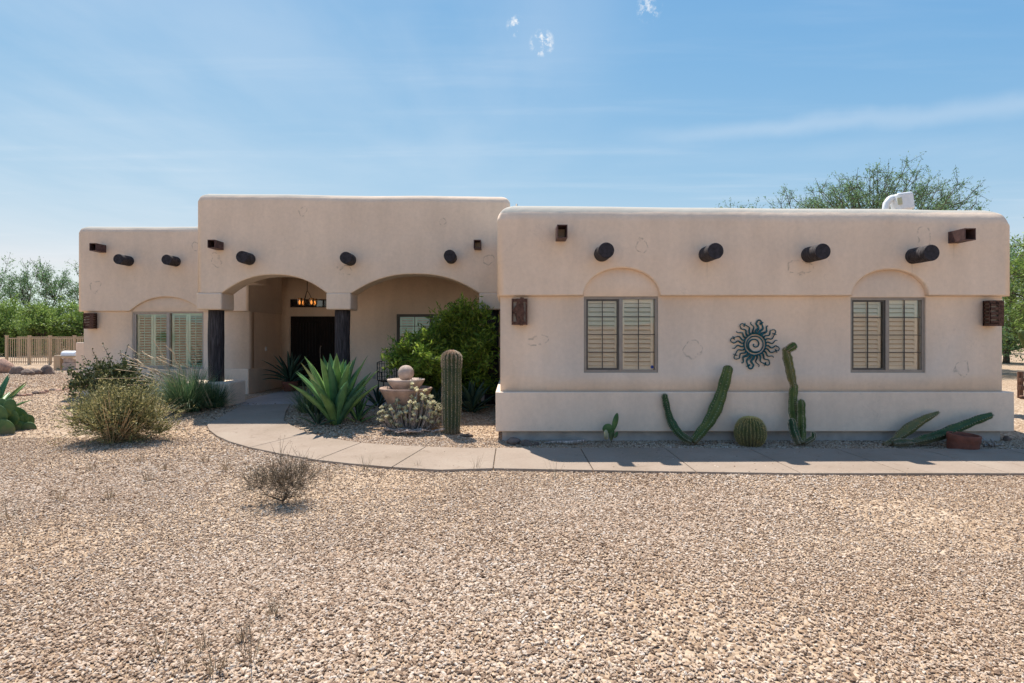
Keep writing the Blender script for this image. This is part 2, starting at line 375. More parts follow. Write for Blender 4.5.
def concrete():
    m, t, b, o = newmat('concrete'); p = pos(t)
    c = ramp(t, noise(t, p, 0.9, 6, 0.65), [(0.25, (0.26, 0.20, 0.15)), (0.5, (0.31, 0.242, 0.19)), (0.75, (0.35, 0.283, 0.225))])
    c = mul(t, c, ramp(t, noise(t, p, 30, 5, 0.7), [(0.3, (0.90,)*3), (0.7, (1.05,)*3)]))
    c = mul(t, c, ramp(t, noise(t, p, 5, 6, 0.75, 1.0), [(0.32, (0.68, 0.64, 0.60)), (0.44, (1,)*3)]), 0.7)
    t.links.new(c, b.inputs['Base Color']); b.inputs['Roughness'].default_value = 0.9; b.inputs['Specular IOR Level'].default_value = 0.2
    bump(t, b, noise(t, p, 60, 4), 0.25, 0.01); return m
M['concrete'] = concrete()
M['porch'] = simple('porch_concrete', (0.34, 0.31, 0.29), 0.8, 0.15, 3, 0.2, 0.01, 30)
def groundmat():
    m, t, b, o = newmat('gravel_ground'); p = pos(t)
    vo = N(t, 'ShaderNodeTexVoronoi'); vo.inputs['Scale'].default_value = 34; t.links.new(p, vo.inputs['Vector'])
    sepc = N(t, 'ShaderNodeSeparateColor'); t.links.new(vo.outputs['Color'], sepc.inputs[0])
    c = ramp(t, sepc.outputs[0], [(0.0, (0.22, 0.155, 0.105)), (0.3, (0.38, 0.29, 0.20)), (0.65, (0.48, 0.385, 0.275)), (0.9, (0.56, 0.47, 0.36)), (1.0, (0.62, 0.54, 0.43))])
    big = ramp(t, noise(t, p, 0.5, 5, 0.6), [(0.3, (0.84, 0.742, 0.692)), (0.7, (0.98, 0.927, 0.915))])
    c = mul(t, c, big)
    t.links.new(c, b.inputs['Base Color']); b.inputs['Roughness'].default_value = 0.95; b.inputs['Specular IOR Level'].default_value = 0.1
    h = m2(t, 'SUBTRACT', 1.0, vo.outputs['Distance']); bump(t, b, h, 0.8, 0.02); return m
M['ground'] = groundmat()
def stonemat():
    m, t, b, o = newmat('gravel_stone')
    at = N(t, 'ShaderNodeAttribute', attribute_type='INSTANCER', attribute_name='tint')
    c = ramp(t, at.outputs['Fac'], [(0.0, (0.12, 0.085, 0.06)), (0.12, (0.27, 0.195, 0.135)), (0.32, (0.42, 0.315, 0.225)), (0.55, (0.53, 0.425, 0.315)), (0.80, (0.60, 0.51, 0.40)), (0.95, (0.64, 0.57, 0.48)), (1.0, (0.70, 0.66, 0.58))])
    big = ramp(t, noise(t, pos(t), 0.45, 4, 0.6), [(0.3, (0.84, 0.742, 0.692)), (0.7, (0.99, 0.937, 0.93))])
    c = mul(t, c, big)
    c = mul(t, c, ramp(t, noise(t, pos(t), 90, 3), [(0.3, (0.85,)*3), (0.7, (1.08,)*3)]))
    t.links.new(c, b.inputs['Base Color']); b.inputs['Roughness'].default_value = 0.9; b.inputs['Specular IOR Level'].default_value = 0.15
    return m
M['stone'] = stonemat()
def leafmat(name, stops, trans=0.3, rough=0.55, clump=1.5):
    m, t, b, o = newmat(name)
    ge = N(t, 'ShaderNodeNewGeometry')
    c = ramp(t, ge.outputs['Random Per Island'], stops)
    c = mul(t, c, ramp(t, noise(t, ge.outputs['Position'], clump, 3), [(0.35, (0.75,)*3), (0.65, (1.2,)*3)]))
    t.links.new(c, b.inputs['Base Color']); b.inputs['Roughness'].default_value = rough; b.inputs['Specular IOR Level'].default_value = 0.3
    if trans:
        tl = N(t, 'ShaderNodeBsdfTranslucent'); t.links.new(c, tl.inputs[0])
        mx = N(t, 'ShaderNodeMixShader'); mx.inputs[0].default_value = trans
        t.links.new(b.outputs[0], mx.inputs[1]); t.links.new(tl.outputs[0], mx.inputs[2]); t.links.new(mx.outputs[0], o.inputs[0])
    return m
M['leaf_lime'] = leafmat('leaf_lime', [(0, (0.06, 0.115, 0.015)), (0.5, (0.17, 0.28, 0.035)), (1, (0.33, 0.42, 0.07))], 0.45)
M['leaf_mesq'] = leafmat('leaf_mesquite', [(0, (0.09, 0.18, 0.08)), (0.5, (0.16, 0.28, 0.12)), (1, (0.27, 0.40, 0.19))], 0.35)
M['leaf_bank'] = leafmat('leaf_bank', [(0, (0.12, 0.19, 0.04)), (0.5, (0.23, 0.35, 0.075)), (1, (0.38, 0.48, 0.14))], 0.35, clump=0.8)
M['leaf_olive'] = leafmat('leaf_olive', [(0, (0.035, 0.055, 0.018)), (0.6, (0.085, 0.11, 0.035)), (1, (0.17, 0.17, 0.07))], 0.2)
M['leaf_grey'] = leafmat('leaf_grey', [(0, (0.20, 0.18, 0.06)), (0.5, (0.44, 0.39, 0.15)), (1, (0.66, 0.56, 0.28))], 0.25)
M['grass_green'] = leafmat('grass_green', [(0, (0.04, 0.085, 0.045)), (0.5, (0.10, 0.19, 0.085)), (1, (0.24, 0.30, 0.14))], 0.2)
M['stalk'] = leafmat('stalk_tan', [(0, (0.42, 0.30, 0.17)), (1, (0.66, 0.49, 0.31))], 0.1)
M['dry'] = leafmat('dry_twigs', [(0, (0.16, 0.11, 0.07)), (0.6, (0.30, 0.22, 0.14)), (1, (0.44, 0.36, 0.24))], 0.1)
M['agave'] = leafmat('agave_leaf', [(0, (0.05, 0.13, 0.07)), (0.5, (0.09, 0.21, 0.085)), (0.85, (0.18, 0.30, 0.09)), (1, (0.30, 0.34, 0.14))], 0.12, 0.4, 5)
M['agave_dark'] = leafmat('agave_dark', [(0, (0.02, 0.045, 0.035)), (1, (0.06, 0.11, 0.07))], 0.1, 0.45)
M['ghost'] = leafmat('ghost_leaf', [(0, (0.45, 0.45, 0.30)), (0.6, (0.70, 0.66, 0.46)), (1, (0.82, 0.75, 0.56))], 0.15)
M['bark'] = simple('bark', (0.11, 0.085, 0.06), 0.9, 0.4, 12, 0.6, 0.02, 20)
M['bark_green'] = simple('bark_green', (0.12, 0.13, 0.06), 0.85, 0.3, 6, 0.3, 0.01, 20)
def cactusmat(name, c, c2):
    m, t, b, o = newmat(name); p = pos(t)
    cc = ramp(t, noise(t, p, 5, 5, 0.6), [(0.35, c), (0.7, c2)])
    sp = ramp(t, noise(t, p, 11, 6, 0.75), [(0.54, (1,)*3), (0.66, (1.9, 1.35, 0.85)), (0.8, (2.6, 1.9, 1.5))])
    cc = mul(t, cc, sp)
    sz3 = N(t, 'ShaderNodeSeparateXYZ'); t.links.new(p, sz3.inputs[0])      # corky old skin low on the stems
    ck = ramp(t, m2(t, 'ADD', sz3.outputs[2], m2(t, 'MULTIPLY', noise(t, p, 9, 4), 0.35)), [(0.20, (1,)*3), (0.36, (0,)*3)])
    cc = mul(t, cc, (0.19, 0.14, 0.085), m2(t, 'MULTIPLY', ck, 0.8), 'MIX')
    t.links.new(cc, b.inputs['Base Color']); b.inputs['Roughness'].default_value = 0.6; b.inputs['Specular IOR Level'].default_value = 0.3
    bump(t, b, noise(t, p, 50, 3), 0.3, 0.01); return m
M['cactus'] = cactusmat('cactus_skin', (0.045, 0.085, 0.022), (0.12, 0.155, 0.045))
M['cactus_deep'] = cactusmat('cactus_deep', (0.022, 0.060, 0.024), (0.055, 0.105, 0.04))
M['cactus_worn'] = cactusmat('cactus_worn', (0.09, 0.11, 0.035), (0.17, 0.15, 0.07))
M['pad'] = cactusmat('pad_skin', (0.045, 0.105, 0.035), (0.11, 0.18, 0.055))
M['pad_pale'] = cactusmat('pad_pale', (0.38, 0.37, 0.22), (0.50, 0.46, 0.30))
M['saguaro'] = cactusmat('saguaro_skin', (0.04, 0.065, 0.035), (0.085, 0.105, 0.055))
M['spine'] = leafmat('spine', [(0, (0.35, 0.27, 0.19)), (1, (0.65, 0.55, 0.42))], 0.0)
M['spine_gold'] = leafmat('spine_gold', [(0, (0.40, 0.30, 0.10)), (1, (0.65, 0.52, 0.22))], 0.0)
M['woolly'] = simple('woolly_top', (0.42, 0.24, 0.17), 0.95, 0.3, 30, 0.5, 0.01, 60)
def rockmat(name, c):
    m, t, b, o = newmat(name); p = pos(t)
    cc = ramp(t, noise(t, p, 4, 7, 0.7, 0.4), [(0.3, tuple(x*0.5 for x in c)), (0.5, c), (0.72, tuple(min(1, x*1.4) for x in c))])
    t.links.new(cc, b.inputs['Base Color']); b.inputs['Roughness'].default_value = 0.9; b.inputs['Specular IOR Level'].default_value = 0.2
    bump(t, b, noise(t, p, 12, 6, 0.7), 0.8, 0.06); return m
M['rock_pink'] = rockmat('rock_pink', (0.40, 0.25, 0.19))
M['rock_grey'] = rockmat('rock_grey', (0.20, 0.15, 0.125))
M['driftwood'] = wood('driftwood', (0.30, 0.25, 0.22))
M['brown_wood'] = wood('brown_wood', (0.14, 0.075, 0.05))

# ------------------------------------------------------------------ ground sheet
def axis(near, step, far, grow=1.35):
    v = [0.0]; s = step
    while v[-1] < far:
        if v[-1] > near: s *= grow
        v.append(v[-1]+s)
    return v
ax = axis(20, 0.8, 900); xs = [-a for a in ax[:0:-1]]+ax
ys = [-a for a in axis(10, 1.5, 900)[:0:-1]]+axis(24, 0.5, 900)
XX, YY = np.meshgrid(xs, ys, indexing='ij'); ZZ = g(XX, YY)-0.004
nx, ny = XX.shape
Vg = np.stack([XX, YY, ZZ], -1).reshape(-1, 3)
I, J = np.meshgrid(np.arange(nx-1), np.arange(ny-1), indexing='ij')
Fg = np.stack([I*ny+J, (I+1)*ny+J, (I+1)*ny+J+1, I*ny+J+1], -1).reshape(-1, 4)
mb = MB(); mb.add(Vg, Fg); tag(mb.build('ground', M['ground'], smooth=True), kind='structure')

# ------------------------------------------------------------------ loose gravel (uncountable stones)
def gravel_nodes():
    ng = bpy.data.node_groups.new('gravel_scatter', 'GeometryNodeTree')
    ng.interface.new_socket('Geometry', in_out='INPUT', socket_type='NodeSocketGeometry')
    ng.interface.new_socket('Geometry', in_out='OUTPUT', socket_type='NodeSocketGeometry')
    L = ng.links.new
    gi = N(ng, 'NodeGroupInput'); go = N(ng, 'NodeGroupOutput')
    ds = N(ng, 'GeometryNodeDistributePointsOnFaces', distribute_method='RANDOM')
    at = N(ng, 'GeometryNodeInputNamedAttribute', data_type='FLOAT'); at.inputs['Name'].default_value = 'dens'
    L(gi.outputs[0], ds.inputs['Mesh']); L(at.outputs['Attribute'], ds.inputs['Density'])
    g2i = N(ng, 'GeometryNodeGeometryToInstance')
    for i in range(6):
        ic = N(ng, 'GeometryNodeMeshIcoSphere'); ic.inputs['Radius'].default_value = 1; ic.inputs['Subdivisions'].default_value = 2
        nz = N(ng, 'ShaderNodeTexNoise', noise_dimensions='4D'); nz.inputs['W'].default_value = i*3.7+0.5; nz.inputs['Scale'].default_value = 0.75; nz.inputs['Detail'].default_value = 2
        sb = N(ng, 'ShaderNodeVectorMath', operation='SUBTRACT'); sb.inputs[1].default_value = (0.5, 0.5, 0.5); L(nz.outputs['Color'], sb.inputs[0])
        sc = N(ng, 'ShaderNodeVectorMath', operation='SCALE'); sc.inputs['Scale'].default_value = 2.2; L(sb.outputs[0], sc.inputs[0])
        sp = N(ng, 'GeometryNodeSetPosition'); L(ic.outputs[0], sp.inputs['Geometry']); L(sc.outputs[0], sp.inputs['Offset'])
        tf = N(ng, 'GeometryNodeTransform'); tf.inputs['Scale'].default_value = ((1.15, .75, .55), (1, .9, .6), (1.3, .7, .5), (0.9, .8, .7), (1.2, .95, .45), (1.0, .7, .65))[i]
        L(sp.outputs[0], tf.inputs['Geometry'])
        sm = N(ng, 'GeometryNodeSetMaterial'); sm.inputs['Material'].default_value = M['stone']; L(tf.outputs[0], sm.inputs[0])
        L(sm.outputs[0], g2i.inputs[0])
    iop = N(ng, 'GeometryNodeInstanceOnPoints'); iop.inputs['Pick Instance'].default_value = True
    L(ds.outputs['Points'], iop.inputs['Points']); L(g2i.outputs[0], iop.inputs['Instance'])
    rr = N(ng, 'FunctionNodeRandomValue', data_type='FLOAT_VECTOR'); rr.inputs[0].default_value = (-0.5, -0.5, 0); rr.inputs[1].default_value = (0.5, 0.5, 6.283); rr.inputs['Seed'].default_value = 3
    L(rr.outputs[0], iop.inputs['Rotation'])
    r1 = N(ng, 'FunctionNodeRandomValue', data_type='FLOAT'); r1.inputs[2].default_value = 0.0; r1.inputs[3].default_value = 1.0; r1.inputs['Seed'].default_value = 11
    pw = N(ng, 'ShaderNodeMath', operation='POWER'); L(r1.outputs[1], pw.inputs[0]); pw.inputs[1].default_value = 1.9
    ma = N(ng, 'ShaderNodeMath', operation='MULTIPLY_ADD'); L(pw.outputs[0], ma.inputs[0]); ma.inputs[1].default_value = 0.0085; ma.inputs[2].default_value = 0.0042
    az = N(ng, 'GeometryNodeInputNamedAttribute', data_type='FLOAT'); az.inputs['Name'].default_value = 'siz'
    ms = N(ng, 'ShaderNodeMath', operation='MULTIPLY'); L(ma.outputs[0], ms.inputs[0]); L(az.outputs['Attribute'], ms.inputs[1])
    L(ms.outputs[0], iop.inputs['Scale'])
    rt = N(ng, 'FunctionNodeRandomValue', data_type='FLOAT'); rt.inputs[2].default_value = 0.0; rt.inputs[3].default_value = 1.0; rt.inputs['Seed'].default_value = 23
    st = N(ng, 'GeometryNodeStoreNamedAttribute', data_type='FLOAT', domain='INSTANCE'); st.inputs['Name'].default_value = 'tint'
    L(iop.outputs[0], st.inputs['Geometry']); L(rt.outputs[1], st.inputs['Value'])
    L(st.outputs[0], go.inputs[0])
    return ng
NG = gravel_nodes()
def gravel(name, y0, y1, xl, xr, dens, siz, skip=None, step=0.5):
    V = []; Fc = []; D = []; S = []
    ysr = np.arange(y0, y1+1e-6, step)
    for a, b_ in zip(ysr[:-1], ysr[1:]):
        x0 = xl(a); x1 = xr(a); n = max(1, int((x1-x0)/step))
        e = np.linspace(x0, x1, n+1)
        for p, q in zip(e[:-1], e[1:]):
            cx, cy = (p+q)/2, (a+b_)/2
            if skip and skip(cx, cy): continue
            k = len(V)
            V += [(p, a, g(p, a)+.002), (q, a, g(q, a)+.002), (q, b_, g(q, b_)+.002), (p, b_, g(p, b_)+.002)]
            Fc.append((k, k+1, k+2, k+3))
            pat = 0.74+0.42*math.sin(cx*1.1+0.6+.5*math.sin(cy))*math.sin(cy*1.3+.7*math.sin(cx*.6))+0.10*math.sin(cx*3.1+cy*2.2)
            D += [dens(cx, cy)*pat]*4; S += [siz(cx, cy)*(1+.20*math.sin(cx*.8+2*math.sin(cy*.5)))]*4
    me = bpy.data.meshes.new(name); me.from_pydata([tuple(map(float, v)) for v in V], [], Fc)
    a1 = me.attributes.new('dens', 'FLOAT', 'POINT'); a1.data.foreach_set('value', D)
    a2 = me.attributes.new('siz', 'FLOAT', 'POINT'); a2.data.foreach_set('value', S)
    o = bpy.data.objects.new(name, me); col.objects.link(o); me.materials.append(M['stone'])
    md = o.modifiers.new('scatter', 'NODES'); md.node_group = NG
    return o
dn = lambda x, y: 7000 if y < 4.5 else (4800 if y < 6.5 else 3300)
sz = lambda x, y: 1.0 if y < 5 else 1.0+0.04*(y-5)
inhouse = lambda x, y: y > 9.3 and -0.1 < x < 7.9
tag(gravel('gravel', 1.5, 9.5, lambda y: -(0.97*y+1.5), lambda y: 0.97*y+1.5, dn, sz, inhouse),
    'loose tan and pinkish crushed stone covering the whole yard', 'gravel', kind='stuff')
tag(gravel('gravel', 9.5, 27, lambda y: -(0.97*y+1.2), lambda y: -0.3 if y < 13 else (-6.5 if y < 14.5 else -11.2), lambda x, y: 700 if y < 16 else max(60, 700-70*(y-16)), lambda x, y: 1.35+0.06*(y-9.5),
           lambda x, y: y > 12.6 and x > -11.1 and not (x < -7 and y < 14.5)),
    'coarser tan stone on the rise around the plants left of the porch', 'gravel', kind='stuff')

# ------------------------------------------------------------------ walkway
def stray(x, y): return not (7.05 < y < 8.55 and x > -2.2)
_g = g
g = lambda x, y: _g(x, y)+0.027
tag(gravel('stray_gravel', 7.0, 8.6, lambda y: -2.5, lambda y: 8.8, lambda x, y: 22+60*math.exp(-((y-7.15)/.25)**2)+40*math.exp(-((y-8.5)/.2)**2), lambda x, y: .8, stray, 0.25),
    'loose stones kicked onto the concrete walkway', 'gravel', kind='stuff')
g = _g
# matching pixel pairs (front edge, back edge); 'j' marks a control joint
pairs = []
for r in (-0.1,): pass
def wp(px, py): return G(px, py, 0.03)
def line_pts(a, b_, n): return [a.lerp(b_, i/n) for i in range(n+1)]
panels = []
# curved part from the entry to the straight part
Fp = [(216.5,419.8),(210,421.5),(207.2,425),(209,429.5),(217,435.5),(229,441),(250,447.2),(280,453.2),(317,459.6),(350,463.2),(392,466.8),(440,469.6),(493.5,471.5)]
Bp = [(283.8,419.8),(285,421),(287.5,422.8),(291,425),(296,427.5),(302,430),(309,432.8),(330,438),(361,442.4),(393,444.9),(426,446.4),(462,447.6),(498.6,448.2)]
joints = {0, 6, 8, 10, 12}
pieces = []; cur = []
for i, (f, bk) in enumerate(zip(Fp, Bp)):
    cur.append((wp(*f), wp(*bk)))
    if i in joints and i > 0: pieces.append(cur); cur = [cur[-1]]
fy = lambda x: 7.23-0.022*(x-0.0)-0.03*max(0, 1.2-x)
XJ = [-0.24, 1.03, 2.30, 3.56, 4.85, 6.10, 7.35, 8.6, 9.9, 11.2, 12.5]
def fe(x):
    if x < 3.6: return 7.30-(x+0.24)*0.075
    return 7.012-(x-3.6)*0.012
def be(x): return 8.60 if x < 1 else 8.60-(x-1)*0.013
for a, b_ in zip(XJ[:-1], XJ[1:]):
    pts = []
    for k in range(4):
        x = a+(b_-a)*k/3; y0, y1 = fe(x), be(x)
        pts.append((Vector((x*1.0, y0, float(g(x, y0))+.03)), Vector((x, y1, float(g(x, y1))+.03))))
    pieces.append(pts)
# make the curved part meet the straight part
pieces[3][-1] = pieces[4][0]
def slab(mb, pts, gap=0.006, thick=0.12):
    L = [(a.copy(), b_.copy()) for a, b_ in pts]
    for idx, nb in ((0, 1), (-1, -2)):
        for s in (0, 1):
            d = (L[nb][s]-L[idx][s]).normalized(); L[idx][s].xyz = L[idx][s]+d*gap
    n = len(L); V = []
    for a, b_ in L: V += [a, b_, a-Vector((0, 0, thick)), b_-Vector((0, 0, thick))]
    Fc = []
    for i in range(n-1):
        k = i*4; q = k+4
        Fc += [(k, q, q+1, k+1), (k+2, k+3, q+3, q+2), (k, k+2, q+2, q), (k+1, q+1, q+3, k+3)]
    Fc += [(0, 1, 3, 2), ((n-1)*4, (n-1)*4+2, (n-1)*4+3, (n-1)*4+1)]
    mb.add([tuple(v) for v in V], Fc)
mb = MB()
for p in pieces: slab(mb, p)
# entry panels up to the porch
ent = [((216.5,419.8),(283.8,419.8)), ((228.7,412),(286,411)), ((240,405.5),(290.5,403.5))]
slab(mb, [(wp(*a), wp(*b_)) for a, b_ in ent])
tag(mb.build('walkway', M['concrete'], bevel=0.008), 'curved pale concrete walkway with control joints', kind='structure')
mb = MB(); mb.box(-6.2, -0.3, 12.25, 16.68, 0.0, 0.225)
mb.add([(-6.35, 12.0, .2), (-4.4, 12.0, .2), (-4.4, 12.3, .22), (-6.35, 12.3, .22)], [(0, 1, 2, 3)])
tag(mb.build('porch_floor', M['porch'], bevel=0.01), 'grey concrete floor of the entry porch', kind='structure')

# ------------------------------------------------------------------ house
H = thing('stucco_house', 'single storey tan adobe style stucco house with rounded parapets and an arched entry porch', 'house')
def arch_pts(xc, hw, z0, h, n=20, e=2.0, kind='ell'):
    pts = []
    for i in range(n+1):
        u = -1+2*i/n
        if kind == 'ell': u = -math.cos(math.pi*i/n); z = z0+h*math.sin(math.pi*i/n)
        elif kind == 'circ':
            R = (hw*hw+h*h)/(2*h); x = u*hw; z = z0+math.sqrt(max(0, R*R-x*x))-(R-h)
        else: z = z0+h*(1-abs(u)**e)
        pts.append((xc+u*hw, z))
    return pts
def mass(name, x0, x1, y0, y1, z0, ztop, arches, mat, wob, width, side_w=0.55, arch_w=0.16, zright=None):
    """parapet mass: straight bottom with arch notches, slightly wavy top"""
    zr = ztop if zright is None else zright
    out_ = [(x0, z0)]
    for a in arches: out_ += a
    out_ += [(x1, z0), (x1, zr)]
    n = int((x1-x0)/0.9)
    for i in range(1, n): 
        x = x1+(x0-x1)*i/n; out_.append((x, zr+(ztop-zr)*i/n+wob*math.sin(x*2.3+x0)*0.6+wob*math.sin(x*5.1)*0.5))
    out_.append((x0, ztop))
    zc = min(ztop, zr)-0.05
    def w(p, q):
        if p.z > zc and q.z > zc:
            return 0.0 if (abs(p.y-q.y) > 0.01 and x0+.01 < p.x < x1-.01) else 1.0
        if abs(p.z-q.z) > 0.5 and abs(p.x-q.x) < 1e-5 and p.y == q.y: return 0.45 if side_w is None else side_w
        if abs(p.y-q.y) > .01: return 0.0
        return arch_w
    return prism(name, out_, y0, y1, mat, H, w, width)
S_ = M['stucco']
# --- right wing
RA = [arch_pts(1.775, 0.615, 2.36, 0.455, kind='ell'), arch_pts(6.11, 0.615, 2.36, 0.43, kind='ell')]
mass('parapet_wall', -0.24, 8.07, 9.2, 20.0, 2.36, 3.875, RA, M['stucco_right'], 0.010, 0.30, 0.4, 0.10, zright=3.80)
wins_r = [(1.17, 2.385, 1.115, 2.36), (5.515, 6.745, 1.115, 2.345)]
holed_wall('lower_wall', -0.19, 7.98, 0.75, 3.0, 9.285, 9.56, wins_r, S_, H, 0.06)
mb = MB(); mb.box(-0.187, 0.08, 9.33, 19.9, 0.5, 2.6); mb.box(7.71, 7.977, 9.33, 19.9, 0.5, 2.6); mb.box(-0.19, 7.98, 19.6, 19.9, 0.5, 2.6)
mb.build('side_wall', S_, H)
def plinth(name, x0, x1, y0, y1, z0, z1, mat, width=0.06):
    bm = bmesh.new(); wl = bm.edges.layers.float.new('bevel_weight_edge')
    bmesh.ops.create_cube(bm, size=1)
    for v in bm.verts: v.co = Vector((x0 if v.co.x < 0 else x1, y0 if v.co.y < 0 else y1, z0 if v.co.z < 0 else z1))
    for e in bm.edges:
        p, q = e.verts[0].co, e.verts[1].co
        e[wl] = 1.0 if (p.z == z1 and q.z == z1) else (0.6 if p.z != q.z else 0.25)
    me = bpy.data.meshes.new(name); bm.to_mesh(me); bm.free()
    return wbevel(link(me, name, mat, H), width, 4)
plinth('plinth', -0.265, 8.10, 9.175, 20.03, 0.175, 0.81, M['stucco_plinth'])
mb = MB(); mb.box(-0.16, 7.94, 9.27, 19.9, -0.2, 0.18); mb.build('stem_wall', M['stem'], H)
# --- left wing
LA = [arch_pts(-8.87, 0.93, 2.335, 0.375, kind='circ')]
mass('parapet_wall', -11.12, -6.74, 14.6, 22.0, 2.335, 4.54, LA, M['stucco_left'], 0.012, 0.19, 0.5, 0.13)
holed_wall('lower_wall', -11.02, -6.77, 0.7, 3.0, 14.67, 14.95, [(-9.78, -7.94, 0.86, 2.335)], S_, H, 0.05)
mb = MB(); mb.box(-11.02, -10.7, 14.95, 21.9, 0.2, 2.6); mb.box(-7.07, -6.773, 14.72, 21.9, 0.2, 3.4); mb.box(-11.02, -6.8, 21.6, 21.9, 0.2, 2.6)
mb.build('side_wall', S_, H)
plinth('plinth', -11.1, -6.74, 14.58, 22.03, 0.0, 0.86, M['stucco_plinth'], 0.05)
# --- centre block with the two porch arches
CA = [arch_pts(-5.13, 1.13, 2.63, 0.40, kind='pow', e=2.3), arch_pts(-2.085, 1.375, 2.63, 0.415, kind='pow', e=2.3)]
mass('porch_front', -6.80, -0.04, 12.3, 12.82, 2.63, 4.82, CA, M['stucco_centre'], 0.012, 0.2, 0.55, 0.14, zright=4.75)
bulk = [(-6.78, 3.42), (-0.08, 3.42), (-0.08, 4.70), (-6.78, 4.74)]
prism('roof_mass', bulk, 12.822, 20.02, S_, H, lambda p, q: 1.0 if min(p.z, q.z) > 4.5 else 0.3, 0.17)
for x0, x1 in ((-6.80, -6.255), (-4.005, -3.475), (-0.71, -0.20)):
    mb = MB(); mb.box(x0, x1, 12.27, 12.85, 2.275, 2.64); mb.build('corbel', S_, H, smooth=False, bevel=0.035, seg=4)
mb = MB(); mb.box(-6.775, -6.30, 12.83, 14.62, 3.0, 3.43); mb.build('side_beam', S_, H, bevel=0.03)
for xc, z0 in ((-6.51, 0.70), (-3.73, 0.2), (-0.45, 0.2)):
    mb = MB(); zs_ = np.linspace(z0, 2.29, 12)
    mb.tube([(xc+0.008*math.sin(z*3), 12.55+0.006*math.cos(z*4), z) for z in zs_], [0.163+0.004*math.sin(z*5+xc) for z in zs_], 24, jit=0.008)
    mb.build('porch_column', M['dark_wood'], H, smooth=True)
mb = MB(); mb.box(-7.1, -6.02, 12.15, 12.9, 0.05, 0.715); mb.build('porch_half_wall', M['stucco_plinth'], H, bevel=0.04, seg=3)
# back walls of the porch
holed_wall('porch_wall', -4.29, -0.19, 0.1, 3.42, 15.0, 15.28, [(-3.04, -1.2, 1.1, 2.28)], S_, H, 0.04)
holed_wall('entry_wall', -6.775, -4.05, 0.1, 3.42, 16.7, 16.95, [(-6.52, -4.62, 0.1, 2.28), (-6.52, -4.62, 2.54, 2.78)], S_, H, 0.03)
mb = MB(); mb.box(-4.29, -4.03, 15.28, 16.7, 0.1, 3.42); mb.build('side_wall', S_, H)
mb = MB(); mb.box(-6.77, -0.19, 19.7, 19.95, 0.1, 3.42); mb.build('back_wall', S_, H)
# door
d = MB(); d.box(-6.52, -4.62, 16.80, 16.86, 0.2, 2.28)
door = d.build('door', M['door'], H)
for x0 in (-6.52, -5.57):
    p_ = MB()
    for zz0, zz1 in ((0.35, 0.95), (1.08, 2.12)):
        p_.box(x0+0.14, x0+0.81, 16.775, 16.81, zz0, zz1)
    p_.build('door_panel', M['door'], door, bevel=0.01)
    ir = MB()
    for k in range(7):
        x = x0+0.2+k*0.09; ir.tube([(x, 16.765, 1.12), (x, 16.765, 2.08)], 0.007, 5)
    for zc in (1.2, 1.6, 2.0): ir.tube([(x0+0.17, 16.765, zc), (x0+0.78, 16.765, zc)], 0.007, 5)
    ir.build('iron_grille', M['black_iron'], door)
hd = MB(); hd.tube([(-5.62, 16.72, 1.0), (-5.62, 16.70, 1.1), (-5.62, 16.70, 1.3), (-5.62, 16.72, 1.4)], 0.012, 8); hd.tube([(-5.62, 16.79, 1.0), (-5.62, 16.72, 1.0)], .012, 8); hd.tube([(-5.62, 16.79, 1.4), (-5.62, 16.72, 1.4)], .012, 8)
hd.build('handle', M['frame'], door)
tr = MB()
for x in (-6.52, -5.92, -5.57, -5.22, -4.66): tr.box(x, x+0.04, 16.76, 16.82, 2.54, 2.78)
tr.box(-6.48, -4.66, 16.765, 16.815, 2.54, 2.57); tr.box(-6.48, -4.66, 16.765, 16.815, 2.75, 2.78)
tw = tr.build('transom_window', M['door'], H)
p_ = MB(); p_.box(-6.48, -4.66, 16.785, 16.795, 2.57, 2.75); p_.build('pane', M['glass'], tw)
p_ = MB(); p_.box(-6.4, -4.7, 17.2, 17.22, 2.3, 3.0); p_.build('room_wall', M['room'], H)

